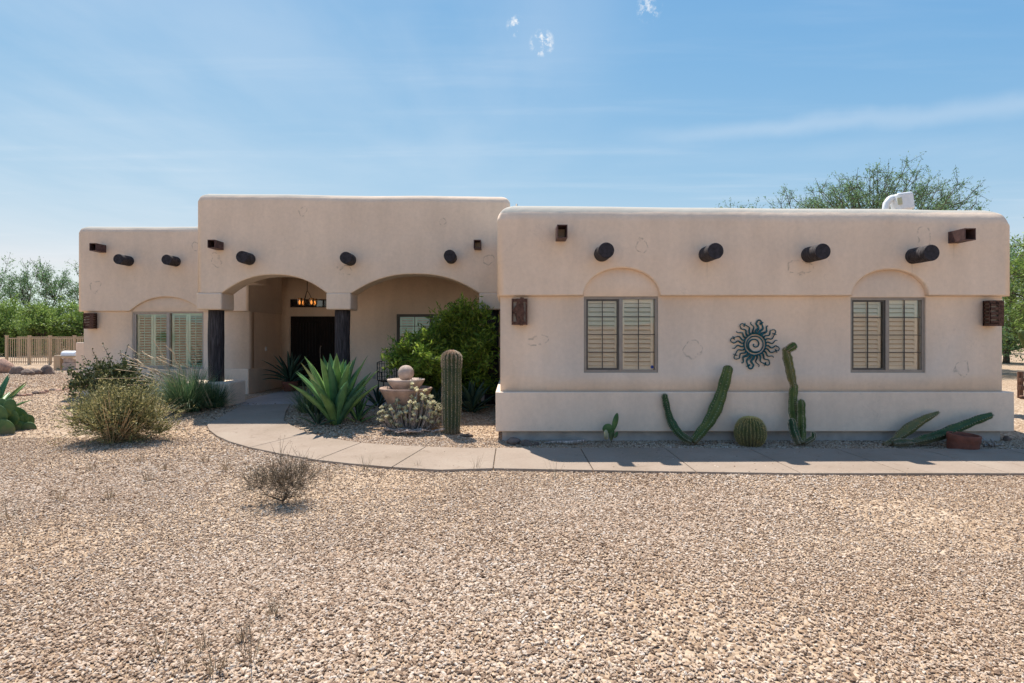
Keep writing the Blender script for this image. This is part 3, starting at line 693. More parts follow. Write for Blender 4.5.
# windows -----------------------------------------------------------
def window(x0, x1, z0, z1, y, matf, mats, nl, left_sash=True, louver_gap=0.5, mull=2, tilt=0.9, muntins=True, half_leaves=1, name='window'):
    """frame (part) > sash, grille, pane, shutter (sub-parts). y = wall face"""
    f = MB(); t_ = 0.045; yo = y+0.03; y1 = yo+0.07
    f.box(x0, x1, yo, y1, z1-t_, z1); f.box(x0, x1, yo, y1, z0, z0+t_)
    f.box(x0, x0+t_, yo, y1, z0+t_, z1-t_); f.box(x1-t_, x1, yo, y1, z0+t_, z1-t_)
    xm = (x0+x1)/2
    f.box(xm-0.03, xm+0.03, yo-0.008, y1, z0+t_, z1-t_)
    w = f.build(name, matf, H, bevel=0.004)
    halves = [(x0+t_, xm-0.03), (xm+0.03, x1-t_)]
    sa = MB(); a, b_ = halves[0]; s = 0.028
    sa.box(a, b_, yo+0.012, y1-0.01, z1-t_-s, z1-t_-.001); sa.box(a, b_, yo+.012, y1-.01, z0+t_+.001, z0+t_+s)
    sa.box(a+.001, a+s, yo+.012, y1-.01, z0+t_+s, z1-t_-s); sa.box(b_-s, b_-.001, yo+.012, y1-.01, z0+t_+s, z1-t_-s)
    sa.build('sash', M['frame_dark'] if matf is M['frame'] else matf, w)
    for a, b_ in halves:
        if muntins:
            gm = MB(); xc = (a+b_)/2; r = 0.0065
            gm.box(xc-r, xc+r, yo+0.024, yo+0.036, z0+t_+.002, z1-t_-.002)
            for k in (1, 2, 3):
                zc = z0+t_+(z1-z0-2*t_)*k/4
                gm.box(a+.002, xc-r-.001, yo+0.024, yo+0.036, zc-r, zc+r); gm.box(xc+r+.001, b_-.002, yo+0.024, yo+0.036, zc-r, zc+r)
            gm.build('grille', M['frame_dark'], w)
        pg = MB(); pg.box(a+.001, b_-.001, yo+0.042, yo+0.047, z0+t_+.001, z1-t_-.001); pg.build('pane', M['glass'], w)
        ns = half_leaves
        for q in range(ns):
            sx0 = a+(b_-a)*q/ns+0.004; sx1 = a+(b_-a)*(q+1)/ns-0.004; st = 0.045 if ns == 1 else 0.055
            ysh = y+0.135
            sh = MB()
            sh.box(sx0, sx0+st, ysh, ysh+.03, z0+.01, z1-.01); sh.box(sx1-st, sx1, ysh, ysh+.03, z0+.01, z1-.01)
            sh.box(sx0+st, sx1-st, ysh, ysh+.03, z1-.10, z1-.01); sh.box(sx0+st, sx1-st, ysh, ysh+.03, z0+.01, z0+.10)
            za, zb = z0+.10, z1-.10; pitch = (zb-za)/nl
            for k in range(nl):
                zc = za+(k+.5)*pitch
                R = Matrix.Rotation(tilt, 4, 'X')
                sh.obox(((sx0+sx1)/2, ysh+.015, zc), (sx1-sx0-2*st-.004, pitch*1.02*(1 if louver_gap < .3 else .9), .010), R)
            xt = (sx0+sx1)/2
            sh.box(xt-.006, xt+.006, ysh-.035, ysh-.025, za+.02, zb-.02)
            sh.build('shutter', mats, w)
    return w
window(*wins_r[0], 9.285, M['frame'], M['shutter'], 14, louver_gap=0.1, tilt=0.72)
w2 = window(*wins_r[1], 9.285, M['frame'], M['shutter'], 14, louver_gap=0.1, tilt=0.72)
w3 = window(-9.78, -7.94, 0.86, 2.335, 14.67, M['frame_light'], M['shutter_green'], 19, louver_gap=0.5, tilt=0.35, muntins=False, half_leaves=2)
w4 = window(-3.04, -1.2, 1.1, 2.28, 15.0, M['frame_dark'], M['shutter_green'], 14, louver_gap=0.5, tilt=0.35, muntins=True, half_leaves=2)
st_ = MB(); c = P(657.5, 366.5, 9.3); R_ = 0.026
st_.lathe([(R_, 0), (R_, 0.002)], (0, 0, 0), 20)
so_ = st_.build('sticker', M['blue_sticker'], H); so_.rotation_euler = (math.pi/2, 0, 0); so_.location = (2.30, 9.352, 1.205)
so_['label'] = 'round blue alarm sticker in the lower right corner of the window'

# vigas and canales -------------------------------------------------
def viga(px, py, D, L, r, sag=0.0):
    c = P(px, py, D); mb = MB()
    n = 6; path = [(c.x+0.002*k, D+0.15-(L+0.15)*k/n, c.z-sag*k/n) for k in range(n+1)]
    mb.tube(path, [r*(1+0.012*math.sin(k*2.1+px)) for k in range(n+1)], 22, cap=True, jit=0.006)
    o = mb.build('viga', M['dark_wood'], H); o.data.materials.append(M['viga_end'])
    o.data.polygons[-1].material_index = 1
    o.data.polygons.foreach_set('use_smooth', [p.loop_total == 4 for p in o.data.polygons])
    b = o.modifiers.new('bevel', 'BEVEL'); b.width = 0.012; b.segments = 2; b.limit_method = 'ANGLE'; b.angle_limit = math.radians(50)
    return o
for px, py in ((601.5, 254), (706, 254.6), (808.5, 255), (912.5, 256.3)): viga(px, py, 9.2, 0.41, 0.125)
for px, py in ((249.5, 259.2), (350.2, 260), (451, 258)): viga(px, py, 12.3, 0.38, 0.127)
for px, py in ((129.0, 261.2), (175.8, 261.7)): viga(px, py, 14.6, 0.42, 0.127)
def canale(px, py, D, L, w, h):
    c = P(px, py, D); t_ = 0.014; mb = MB(); y0, y1 = D-L, D+0.12
    x0, x1, z0, z1 = c.x-w/2, c.x+w/2, c.z-h/2, c.z+h/2
    mb.box(x0, x1, y0, y1, z0, z0+t_); mb.box(x0, x0+t_, y0, y1, z0+t_, z1); mb.box(x1-t_, x1, y0, y1, z0+t_, z1)
    mb.box(x0+t_, x1-t_, y0+.01, y1, z1-t_, z1)
    mb.build('canale', M['canale'], H, bevel=0.003)
canale(560.5, 235, 9.2, 0.34, 0.16, 0.21); canale(953.5, 237.7, 9.2, 0.34, 0.175, 0.185)
canale(220, 246.3, 12.3, 0.36, 0.16, 0.17); canale(478, 246, 12.3, 0.28, 0.15, 0.18)
canale(103, 249, 14.6, 0.36, 0.17, 0.19)
# roof fittings
v_ = thing('roof_vent', 'white curved duct with a square hood standing on the roof above the right window', 'vent', (P(893, 208, 13).x, 13, 3.88))
mb = MB(); x = -0.17
mb.tube([(x, 0, -0.2), (x, 0, 0.70), (x+0.02, 0, 0.84), (x+0.09, 0, 0.94), (x+0.17, 0, 0.98)], 0.075, 14)
mb.build('duct', M['white'], v_, smooth=True)
mb = MB(); mb.obox((0.19, -0.02, 0.87), (0.36, 0.34, 0.40), Matrix.Rotation(-0.13, 4, 'Y')); mb.build('hood', M['white'], v_, bevel=0.05, seg=3)
mb = MB(); mb.obox((0.02, -0.20, 0.86), (0.10, 0.03, 0.16), Matrix.Rotation(-0.13, 4, 'Y')); mb.build('bracket', M['ghost'], v_, bevel=0.01)
mb = MB(); c = P(516.5, 206, 11); mb.tube([(c.x, 11, 3.5), (c.x, 11, 3.98+.28)], 0.018, 8)
tag(mb.build('vent_pipe', M['frame'], smooth=True), 'thin grey vent pipe where the two roofs meet', 'pipe')
# switch and outlet on the porch
mb = MB(); mb.box(-6.768, -6.752, 15.62, 15.70, 1.29, 1.41); mb.box(-6.752, -6.744, 15.645, 15.675, 1.32, 1.38); mb.build('doorbell_plate', M['white'], H)
mb = MB(); mb.box(-3.66, -3.59, 14.985, 14.998, 0.58, 0.69); mb.build('outlet_plate', M['frame_light'], H)

# wall lamps -------------------------------------------------------
def sconce(px, py, D, w, h, d_, label, slits):
    c = P(px, py, D); root = thing('wall_lamp', label, 'wall lamp', (c.x, D, c.z), group=None)
    bx_ = MB(); bx_.box(-w/2+.01, w/2-.01, -0.012, 0.0, -h/2+.01, h/2-.01); bx_.build('back_plate', M['rust'], root)
    dfm = MB(); dfm.box(-w/2+.03, w/2-.03, -d_+0.035, -0.02, -h/2+.03, h/2-.03); dfm.build('diffuser', M['lamp_glass'], root)
    cg = MB()
    cg.box(-w/2, w/2, -d_, -d_+.008, h/2-.05, h/2); cg.box(-w/2, w/2, -d_, -d_+.008, -h/2, -h/2+.05)
    cg.box(-w/2, -w/2+.028, -d_, -d_+.008, -h/2+.05, h/2-.05); cg.box(w/2-.028, w/2, -d_, -d_+.008, -h/2+.05, h/2-.05)
    for s in (-1, 1):
        xx = s*(w/2-.004); n = 7
        for k in range(n):
            zc = -h/2+h*(k+.5)/n
            cg.box(xx-.004, xx+.004, -d_+.008, -.012, zc-h/n*.33, zc+h/n*.33)
        cg.box(xx-.004, xx+.004, -.03, -.012, -h/2, h/2)
    cg.box(-w/2, w/2, -d_+.008, -.012, h/2-.006, h/2); cg.box(-w/2, w/2, -d_+.008, -.012, -h/2, -h/2+.006)
    r = random.Random(int(px))
    if slits:    # hand cut horizontal slits: slanting bars between them on the left half, a solid torn sheet on the right
        n = 5
        for k in range(n):
            zc = -h/2+.06+(h-.12)*k/(n-1)
            cg.obox((-w*.10, -d_+.004, zc), (w*.72, .008, h*.115), Matrix.Rotation(r.uniform(-.25, .05), 4, 'Y'))
        cg.box(w*.12, w*.40, -d_-.002, -d_+.006, -h/2+.03, h/2-.03)
    else:
        for k in range(11):
            zc = r.uniform(-h*.34, h*.34); xc = r.uniform(-w*.3, w*.3)
            cg.obox((xc, -d_+.004+.001*k, zc), (w*r.uniform(.14, .3), .008, h*r.uniform(.3, .6)), Matrix.Rotation(r.uniform(-.5, .5), 4, 'Y'))
    cg.build('pierced_cage', M['rust'], root)
    return root
sconce(519.4, 312, 9.285, 0.255, 0.42, 0.13, 'rusty pierced metal wall lamp at the left end of the right wing', False)
sconce(989.5, 313.5, 9.285, 0.235, 0.41, 0.14, 'dark rusty wall lamp with slanting slits on the far right corner of the house', True)
sconce(92.3, 321, 14.67, 0.26, 0.40, 0.14, 'dark wall lamp with slanting slits on the left wing beside the fence', True)

# sun ornament ------------------------------------------------------
sc = P(756, 344.5, 9.22)
sunr = thing('sun_ornament', 'teal black iron sun with spiral centre and wavy rays on the right wing wall', 'wall ornament', (sc.x, 9.262, sc.z))
sunr.scale = (1.07, 1, 1.07)
sp = MB()
def ring(mb, R, r, n=40, wob=0): mb.tube([(R*math.cos(2*math.pi*k/n)*(1+wob*math.sin(3*2*math.pi*k/n)), 0, R*math.sin(2*math.pi*k/n)) for k in range(n+1)], r, 6, cap=False, flat=.7)
ring(sp, 0.166, 0.012); ring(sp, 0.125, 0.010)
spi = [((0.012+0.0125*a)*math.cos(a+2.6), 0, (0.012+0.0125*a)*math.sin(a+2.6)) for a in np.linspace(0, 9.0, 70)]
sp.tube(spi, [0.009+0.004*i/70 for i in range(70)], 6)
sp.build('spiral_disc', M['teal_iron'], sunr, smooth=True)
hooks = {0: 1, 3: -1, 6: 1, 9: 1, 12: 1, 15: 1, 18: 1, 21: -1}
for k in range(24):
    a0 = math.radians(82-15*k); ry = MB(); pts = []; rad = []
    hook = k % 3 == 0; Lr = 0.175 if hook else (0.195 if k % 3 == 1 else 0.18)
    sgn = -1
    for i in range(19):
        u = i/18; rr_ = 0.165+Lr*u; lat = 0.020*math.sin(u*2*math.pi*1.35+0.4)*(0.4+u)
        pts.append((rr_, lat)); rad.append((0.022 if hook else 0.0125)*(1-0.45*u) if hook else 0.018*(1-0.75*u)+.004)
    if hook:
        x0_, y0_ = pts[-1]
        for i in range(1, 15):
            th = i/14*4.4; rr_ = 0.040*(1-0.40*i/14)
            pts.append((x0_+rr_*math.sin(th)*1.0, y0_+sgn*(0.036-rr_*math.cos(th)))); rad.append(0.0115+0.003*(i > 9))
    ca, sa_ = math.cos(a0), math.sin(a0)
    ry.tube([(p*ca-q*sa_, 0, p*sa_+q*ca) for p, q in pts], rad, 6, flat=.6)
    ry.build('ray', M['teal_iron'], sunr, smooth=True)

# chandelier --------------------------------------------------------
ch = thing('chandelier', 'black iron ring chandelier with amber glass lamps hanging in the entry porch', 'chandelier', (-5.03, 14.0, 2.5))
mb = MB(); mb.tube([(0, 0, 0.28), (0, 0, 0.93)], 0.009, 6); mb.lathe([(0.06, 0.90), (0.06, 0.925)], (0, 0, 0), 16); mb.build('chain', M['black_iron'], ch)
mb = MB()
ring(mb, 0.17, 0.011)
mb2 = MB(); mb2.tube([(0.2*math.cos(2*math.pi*k/32), 0.2*math.sin(2*math.pi*k/32), -0.06) for k in range(33)], 0.012, 6, cap=False)
for k in range(3):
    a = 2*math.pi*k/3+0.3; mb2.tube([(0.2*math.cos(a), 0.2*math.sin(a), -0.06), (0.02*math.cos(a), 0.02*math.sin(a), 0.3)], 0.007, 5)
mb2.build('iron_ring', M['black_iron'], ch, smooth=True)
for k in range(4):
    a = 2*math.pi*k/4+0.85; x, y = 0.2*math.cos(a), 0.2*math.sin(a)
    gs = MB(); gs.lathe([(0.03, -.05), (.058, -.02), (.062, .10), (.06, .13)], (x, y, 0), 14); s_ = gs.build('lamp_shade', M['amber'], ch, smooth=True)
    bl = MB(); bl.lathe([(0.004, -.03), (0.022, 0), (.026, .03), (.012, .07), (.002, .085)], (x, y, 0), 10); bl.build('bulb', M['bulb'], s_, smooth=True)

# ------------------------------------------------------------------ vegetation builders
def randdir(n): 
    v = rng.normal(size=(n, 3)); return v/np.linalg.norm(v, axis=1)[:, None]
def plant(name, label, cat, base, crown_c, radii, limbs=6, terms=60, twigs=6, twig_len=0.3, leaves=14, lsize=0.03, aspect=0.35,
          leaf_m='leaf_mesq', bark_m='bark', trunk_r=0.1, trunk_h=0.5, spread=0.05, shell=0.4, up=0.4, group=None, droop=0.0, twig_r=0.004, seed=1, clip=None, foliage_name='foliage', trunk_name='trunk', zmin=None):
    r = np.random.default_rng(seed)
    root = thing(name, label, cat, base, group=group); base = np.array(base, float)
    cc = np.array(crown_c, float)-base; rad = np.array(radii, float)
    T = []; tries = 0
    while len(T) < terms and tries < 50000:
        tries += 1
        d = r.normal(size=3); d /= np.linalg.norm(d); q = (shell+(1-shell)*r.random())**0.6
        p = cc+d*rad*q*(0.85+0.3*math.sin(d[0]*5+seed)*math.sin(d[2]*4+d[1]*5))
        if zmin is not None and p[2] < zmin: continue
        if clip and clip(p+base): continue
        T.append(p)
    T = np.array(T)
    # limbs: pick centres among terminals
    idx = r.choice(len(T), min(limbs, len(T)), replace=False); ends = T[idx]*0.62+np.array([0, 0, trunk_h])*0.38
    tb = MB()
    fork = np.array([0, 0, trunk_h])
    if trunk_h > 0.2:
        tb.tube([(0, 0, -0.1), (0.03*trunk_h, 0, trunk_h*.5), tuple(fork)], [trunk_r*1.25, trunk_r, trunk_r*.85], 8)
    for e in ends:
        m_ = fork*.5+e*.5+r.normal(size=3)*0.08*np.linalg.norm(e-fork); m_[2] -= 0.0
        tb.tube([tuple(fork), tuple(m_), tuple(e)], [trunk_r*.6, trunk_r*.42, trunk_r*.25], 6)
    C = []; U = []; W = []
    for p in T:
        e = ends[np.argmin(np.linalg.norm(ends-p, axis=1))]
        m_ = (e+p)/2+r.normal(size=3)*0.07*np.linalg.norm(p-e)
        tb.tube([tuple(e), tuple(m_), tuple(p)], [trunk_r*.22, trunk_r*.14, twig_r*1.3], 4, cap=False)
        outw = (p-cc)/rad; outw /= (np.linalg.norm(outw)+1e-6)
        for k in range(twigs):
            d = r.normal(size=3)*0.75+outw*0.7+np.array([0, 0, up]); d /= np.linalg.norm(d)
            L = twig_len*(0.5+r.random()); st = m_*0.35+p*0.65 if k % 2 else p
            end = st+d*L; end[2] -= droop*L; mid = (st+end)/2+np.array([0, 0, droop*L*.3])
            tb.tube([tuple(st), tuple(mid), tuple(end)], [twig_r, twig_r*.8, twig_r*.4], 3, cap=False)
            n = leaves; tt = r.random(n)**0.8
            pts = st+(end-st)*tt[:, None]+np.array([0, 0, 1])*(droop*L*.3*4*tt*(1-tt))[:, None]*.5+r.normal(size=(n, 3))*spread
            dd = d*0.8+r.normal(size=(n, 3))*0.7+np.array([0, 0, .15]); dd /= np.linalg.norm(dd, axis=1)[:, None]
            ww = np.cross(dd, r.normal(size=(n, 3))); ww /= (np.linalg.norm(ww, axis=1)[:, None]+1e-6)
            s = lsize*(0.6+0.8*r.random(n))[:, None]
            C.append(pts); U.append(dd*s); W.append(ww*s*aspect)
    C = np.concatenate(C); U = np.concatenate(U); W = np.concatenate(W)
    if zmin is not None: k_ = C[:, 2] > 0.01; C, U, W = C[k_], U[k_], W[k_]
    lf = MB(); lf.leaves(C, U, W)
    lf.build(foliage_name, M[leaf_m], root); tb.build(trunk_name, M[bark_m], root, smooth=True)
    return root
def blades(name, n, L, w, m, parent, spread=0.2, base_r=0.1, lean=(0.1, 1.3), seg=6, droop=0.5, seed=0, bias=(0, 0)):
    r = np.random.default_rng(seed); mb = MB()
    for i in range(n):
        a = r.random()*2*math.pi; ln = lean[0]+(lean[1]-lean[0])*r.random()
        p = Vector((base_r*r.random()*math.cos(a), base_r*r.random()*math.sin(a), 0))
        out_ = Vector((math.cos(a)+bias[0], math.sin(a)+bias[1], 0)); l = L*(0.6+0.5*r.random()); wd = w*(0.7+0.6*r.random())
        side = Vector((-math.sin(a), math.cos(a), 0)); V = []; th = ln*0.5
        for k in range(seg+1):
            u = k/seg; ww = wd*(1-u)**0.7+0.0006
            V += [tuple(p-side*ww), tuple(p+side*ww)]
            ang = th+droop*ln*u
            p = p+(out_*math.sin(ang)+Vector((0, 0, math.cos(ang))))*(l/seg)
        mb.add(V, [(2*k, 2*k+1, 2*k+3, 2*k+2) for k in range(seg)])
    return mb.build(name, M[m], parent)
def agave(name, label, loc, n, L, w, m, cat='agave', seed=0, lean=(0.05, 1.15), curl=0.25, scale_in=0.75, group=None):
    """rosette of thick pointed channelled leaves"""
    r = np.random.default_rng(seed); mb = MB(); root_z = 0.0
    for i in range(n):
        a = i*2.39996+r.normal()*0.12; f = (i+0.5)/n
        ln = lean[0]+(lean[1]-lean[0])*f**0.9+r.normal()*.05; l = L*(scale_in+(1-scale_in)*math.sin(f*math.pi))*(0.9+.2*r.random())
        out_ = Vector((math.cos(a), math.sin(a), 0)); side = Vector((-math.sin(a), math.cos(a), 0)); up = Vector((0, 0, 1))
        p = out_*0.05*(0.3+f)+up*(0.14*(1-f)); seg = 10; V = []
        for k in range(seg+1):
            u = k/seg; ang = ln+curl*(u-.3)*ln
            t_ = out_*math.sin(ang)+up*math.cos(ang); nrm = (out_*-math.cos(ang)+up*math.sin(ang))
            ww = w*(0.62+0.9*u-0.3*u*u)*min(1, (1-u)*2.1)**0.8*1.05 + 0.001
            th = w*0.30*(1-u)+.002
            cup = ww*0.45
            V += [tuple(p-side*ww+nrm*cup), tuple(p-side*ww*.5+nrm*cup*.25), tuple(p), tuple(p+side*ww*.5+nrm*cup*.25), tuple(p+side*ww+nrm*cup), tuple(p+side*ww*.4-nrm*th), tuple(p-side*ww*.4-nrm*th)]
            p = p+t_*(l/seg)
        q = 7; Fc = [(k*q+j, k*q+(j+1) % q, (k+1)*q+(j+1) % q, (k+1)*q+j) for k in range(seg) for j in range(q)]
        mb.add(V, Fc)
    o = mb.build(name, M[m], None, smooth=True); o.location = loc
    return tag(o, label, cat, group)
def smooth_path(pts, n):
    P_ = [Vector(p) for p in pts]; out_ = []
    m = len(P_)-1
    for i in range(n+1):
        t_ = i/n*m; k = min(int(t_), m-1); u = t_-k
        p0, p1, p2, p3 = P_[max(k-1, 0)], P_[k], P_[k+1], P_[min(k+2, m)]
        out_.append(0.5*((2*p1)+(p2-p0)*u+(2*p0-5*p1+4*p2-p3)*u*u+(3*p1-p0-3*p2+p3)*u**3))
    return out_
def cactus_arm(mb, pts, rads, ribs=6, amp=0.16, n=36, sp=None, tip=True):
    path = smooth_path(pts, 30); m = len(path)
    R = []
    for i in range(m):
        u = i/(m-1)*(len(rads)-1); k = min(int(u), len(rads)-2); rr_ = rads[k]+(rads[k+1]-rads[k])*(u-k)
        R.append(rr_*(1+0.05*math.sin(i*1.3+len(pts))+0.06*math.sin(i*.55+3*len(pts))))
    if tip:
        d = (path[-1]-path[-2]).normalized(); r_ = R[-1]
        for a in (0.35, 0.65, 0.88, 1.0):
            path.append(path[m-1]+d*r_*0.95*math.sin(a*math.pi/2)); R.append(max(0.003, r_*math.cos(a*math.pi/2)))
    mb.tube(path, R, n, ribs, amp)
    if sp is not None:
        t = path[1]-path[0]
        for i in range(1, len(path)-1, 1):
            p = path[i]; tn = (path[i+1]-path[i-1]).normalized(); a = Vector((0, -1, 0)); u = (a-tn*a.dot(tn)).normalized(); w = tn.cross(u)
            for k in range(ribs):
                th = 2*math.pi*k/ribs; o_ = u*math.cos(th)+w*math.sin(th); c = p+o_*R[i]*(1+amp*.6)
                for s in range(5):
                    dd = (o_+Vector((rnd.uniform(-.8, .8), rnd.uniform(-.8, .8), rnd.uniform(-.8, .8)))).normalized()
                    sp.tube([tuple(c), tuple(c+dd*0.018)], [0.0022, 0.0006], 3, cap=False)

def merge(o, mb2, m2_):
    me = o.data; bm = bmesh.new(); bm.from_mesh(me); me.materials.append(m2_)
    if mb2.v:
        vs = [bm.verts.new(tuple(v)) for v in np.concatenate(mb2.v)]
        for f in mb2.f:
            try: q = bm.faces.new([vs[i] for i in f]); q.material_index = 1
            except ValueError: pass
    bm.to_mesh(me); bm.free()
# ------------------------------------------------------------------ plants by the house
# saguaro
b0 = G(451.5, 433); Hs = 82*b0.y/F; rs = 8.2*b0.y/F
sg = thing('saguaro_cactus', 'young ribbed saguaro cactus column standing in gravel in front of the green shrub', 'cactus', b0)
mb = MB(); rb = 15; n = rb*6; zs_ = list(np.linspace(-.02, Hs-rs*0.9, 22)); prof = [(rs*(0.86+0.14*min(1, z/0.5)) if z < .5 else rs*(1.0+0.03*math.sin(z*5))) for z in zs_]
tops = np.linspace(0, 1, 10)[1:]; zs_ += [Hs-rs*.9+rs*.9*math.sin(a*math.pi/2) for a in tops]; prof += [max(0.006, rs*math.cos(a*math.pi/2)) for a in tops]
mb.tube([(0.012*math.sin(z*2), 0, z) for z in zs_], prof, n, rb, 0.15)
mb.build('ribbed_column', M['saguaro'], sg, smooth=True)
sp = MB()
for z, r_ in zip(np.interp(np.linspace(0, 1, 75), np.linspace(0, 1, len(zs_)), zs_), np.interp(np.linspace(0, 1, 75), np.linspace(0, 1, len(zs_)), prof)):
    for k in range(rb):
        th = 2*math.pi*k/rb
        a_ = Vector((1, 0, 0)).cross(Vector((0, 0, 1)))  # tube frame: t=+z, helper=+y
        u = Vector((0, 0, 1)).cross(Vector((0, 1, 0))); w = Vector((0, 0, 1)).cross(u)
        o_ = u*math.cos(th)+w*math.sin(th)
        c = Vector((0, 0, z))+o_*r_*1.14; m_ = 9 if z > Hs*.8 else 4
        for s in range(m_):
            dd = (o_+Vector((rnd.uniform(-.9, .9), rnd.uniform(-.9, .9), rnd.uniform(-.7, .9)))).normalized()
            sp.tube([tuple(c), tuple(c+dd*(0.032 if z > Hs*.8 else 0.021))], [0.0028, 0.0008], 3, cap=False)
merge([c_ for c_ in sg.children][0], sp, M['spine'])
mb = MB(); mb.lathe([(rs*.80, Hs-rs*.36), (rs*.62, Hs-rs*.12), (rs*.35, Hs+.008), (0.005, Hs+.016)], (0, 0, 0), 20); mb.build('woolly_top', M['woolly'], sg, smooth=True)

# barrel cactus
bb = G(752, 446.5); rx = 13.6*bb.y/F; hz = 29*bb.y/F
bc = thing('barrel_cactus', 'round golden ribbed barrel cactus at the foot of the right wing wall', 'cactus', bb+Vector((0, rx*.3, 0)))
mb = MB(); rb = 26; prof = [(rx*0.70, -.03)]
zp = [-.03]; rp = [rx*.72]
for a in np.linspace(-0.75, 1.0, 20):
    rp.append(max(.02, rx*math.cos(a*math.pi/2)**0.75 if abs(a) < 1 else .02)); zp.append(hz*.45+hz*.55*math.sin(a*math.pi/2) if a > 0 else hz*.45+hz*.5*math.sin(a*math.pi/2))
mb.tube([(0, 0, z) for z in zp], rp, rb*6, rb, 0.11)
mb.build('ribbed_body', M['cactus_worn'], bc, smooth=True)
sp = MB()
for z, r_ in zip(np.interp(np.linspace(0, 1, 30), np.linspace(0, 1, len(zp)), zp), np.interp(np.linspace(0, 1, 30), np.linspace(0, 1, len(zp)), rp)):
    for k in range(rb):
        th = 2*math.pi*k/rb; u = Vector((0, 0, 1)).cross(Vector((0, 1, 0))); w = Vector((0, 0, 1)).cross(u)
        o_ = u*math.cos(th)+w*math.sin(th); c = Vector((0, 0, z))+o_*r_*1.075
        for s in range(4):
            dd = (o_+Vector((rnd.uniform(-.9, .9), rnd.uniform(-.9, .9), rnd.uniform(-.5, .9)))).normalized()
            sp.tube([tuple(c), tuple(c+dd*0.024)], [0.0030, 0.0008], 3, cap=False)
merge([c_ for c_ in bc.children][0], sp, M['spine_gold'])
mb = MB(); mb.lathe([(rx*.42, hz*.965), (rx*.28, hz*.995), (0.01, hz*1.005)], (0, 0, 0), 20); mb.build('woolly_crown', M['spine_gold'], bc, smooth=True)

def pc(lst, Y): return [P(x, y, Y) for x, y in lst]
def px_r(p, Y): return p*Y/F
# V-shaped cactus
Yc = 8.95
root = thing('leaning_cactus', 'green cactus with two long stems leaning apart in a V below the sun ornament', 'cactus', P(692, 441, Yc))
def in_root(root, pts): return [Vector(p)-root.location for p in pts]
for nm, pts, rr_, mt in (('stem', [(692,442,8.9),(684,437.5,8.95),(677,431,9.0),(670.5,420,9.08),(667,408,9.1),(664.6,396,9.1)], [.05,.055,.055,.05,.042,.038], 'cactus_deep'),
                     ('stem', [(693,442,8.9),(701,432,8.95),(710,420,9.0),(718,403,9.05),(723,388,9.08),(728,369,9.1)], [.05,.06,.075,.078,.070,.060], 'cactus')):
    mb = MB(); s_ = MB()
    cactus_arm(mb, in_root(root, [P(*p) for p in pts]), rr_, 6, .25, 36, s_)
    st = mb.build(nm, M[mt], root, smooth=True); merge(st, s_, M['spine'])
# upright cactus with several stems
root = thing('columnar_cactus', 'tall upright cactus of jointed stems against the wall right of the barrel cactus', 'cactus', P(803, 443, 8.95))
for pts, rr_, mt in (([(803,444,8.9),(798,430,8.95),(794.5,418,9.0),(793,407,9.02),(793,395,9.05),(794,386,9.05)], [.055,.062,.060,.058,.055,.045], 'cactus'),
                     ([(794,388,9.05),(791.5,378,9.05),(789,366,9.06),(787,357,9.06),(785.5,350,9.06)], [.040,.052,.058,.056,.046], 'cactus_worn'),
                     ([(786,351,9.04),(789,348.5,9.02),(793.5,345.8,9.0)], [.022,.045,.052], 'cactus'),
                     ([(802,443,8.85),(801.5,430,8.9),(801,415,8.92),(800.8,402,8.92)], [.048,.052,.052,.048], 'cactus'),
                     ([(799,444,8.8),(796,438,8.82),(793,430,8.85),(791.5,421,8.88)], [.045,.05,.05,.042], 'cactus_deep'),
                     ([(805,442,8.85),(809,440,8.83),(813,437,8.83),(813,433,8.83)], [.03,.035,.032,.022], 'cactus_deep')):
    mb = MB(); s_ = MB(); cactus_arm(mb, in_root(root, [P(*p) for p in pts]), rr_, 5, .26, 30, s_)
    st = mb.build('stem', M[mt], root, smooth=True); merge(st, s_, M['spine'])
# fallen cactus by the right window
root = thing('fallen_cactus', 'sprawling cactus with two thick stems lying out along the base of the right wall', 'cactus', P(890, 444, 8.85))
for pts, rr_, mt in (([(884,445,8.9),(893,441,8.92),(902,434,8.95),(914,425,9.0),(925,418.5,9.02),(938,412.5,9.05)], [.035,.042,.062,.066,.05,.018], 'cactus_worn'),
                     ([(893,443,8.8),(902,442.5,8.78),(912,442,8.78)], [.04,.05,.035], 'cactus_deep'),
                     ([(913,441.5,8.82),(925,439,8.84),(942,434,8.88),(960,426.5,8.92),(976,420,8.95),(990,415.3,8.98)], [.035,.062,.068,.062,.055,.040], 'cactus_deep')):
    mb = MB(); s_ = MB(); cactus_arm(mb, in_root(root, [P(*p) for p in pts]), rr_, 5, .26, 30, s_)
    st = mb.build('stem', M[mt], root, smooth=True); merge(st, s_, M['spine'])
# prickly pads
def pad(root, c, w, h, th, rz, tilt, m='pad', lean=0.0):
    bm = bmesh.new(); bmesh.ops.create_uvsphere(bm, u_segments=20, v_segments=14, radius=1)
    for v in bm.verts:
        z = v.co.z; k = 1.0-0.28*max(0, -z)**1.2
        v.co = Vector((v.co.x*w/2*k, v.co.y*th/2, z*h/2+h/2))
    me = bpy.data.meshes.new('pad'); bm.to_mesh(me); bm.free()
    o = link(me, 'pad', M[m], root, smooth=True); o.location = Vector(c)-root.location
    o.rotation_euler = (lean, tilt, rz); return o
root = thing('young_prickly_pear', 'small prickly pear with a pale drooping pad below the first right wing window', 'cactus', P(611, 441, 9.0))
pad(root, P(611, 441, 9.0), .10, .22, .035, .3, 0.1)
pad(root, P(613, 431.5, 9.0), .11, .30, .04, .5, 0.25, lean=.05)
pad(root, P(609, 433, 8.98), .17, .15, .035, .1, -0.3)
pad(root, P(608, 438, 8.93), .15, .19, .03, 1.0, -0.9, 'pad_pale')
pad(root, P(614, 438, 8.93), .07, .12, .03, .6, 0.8)
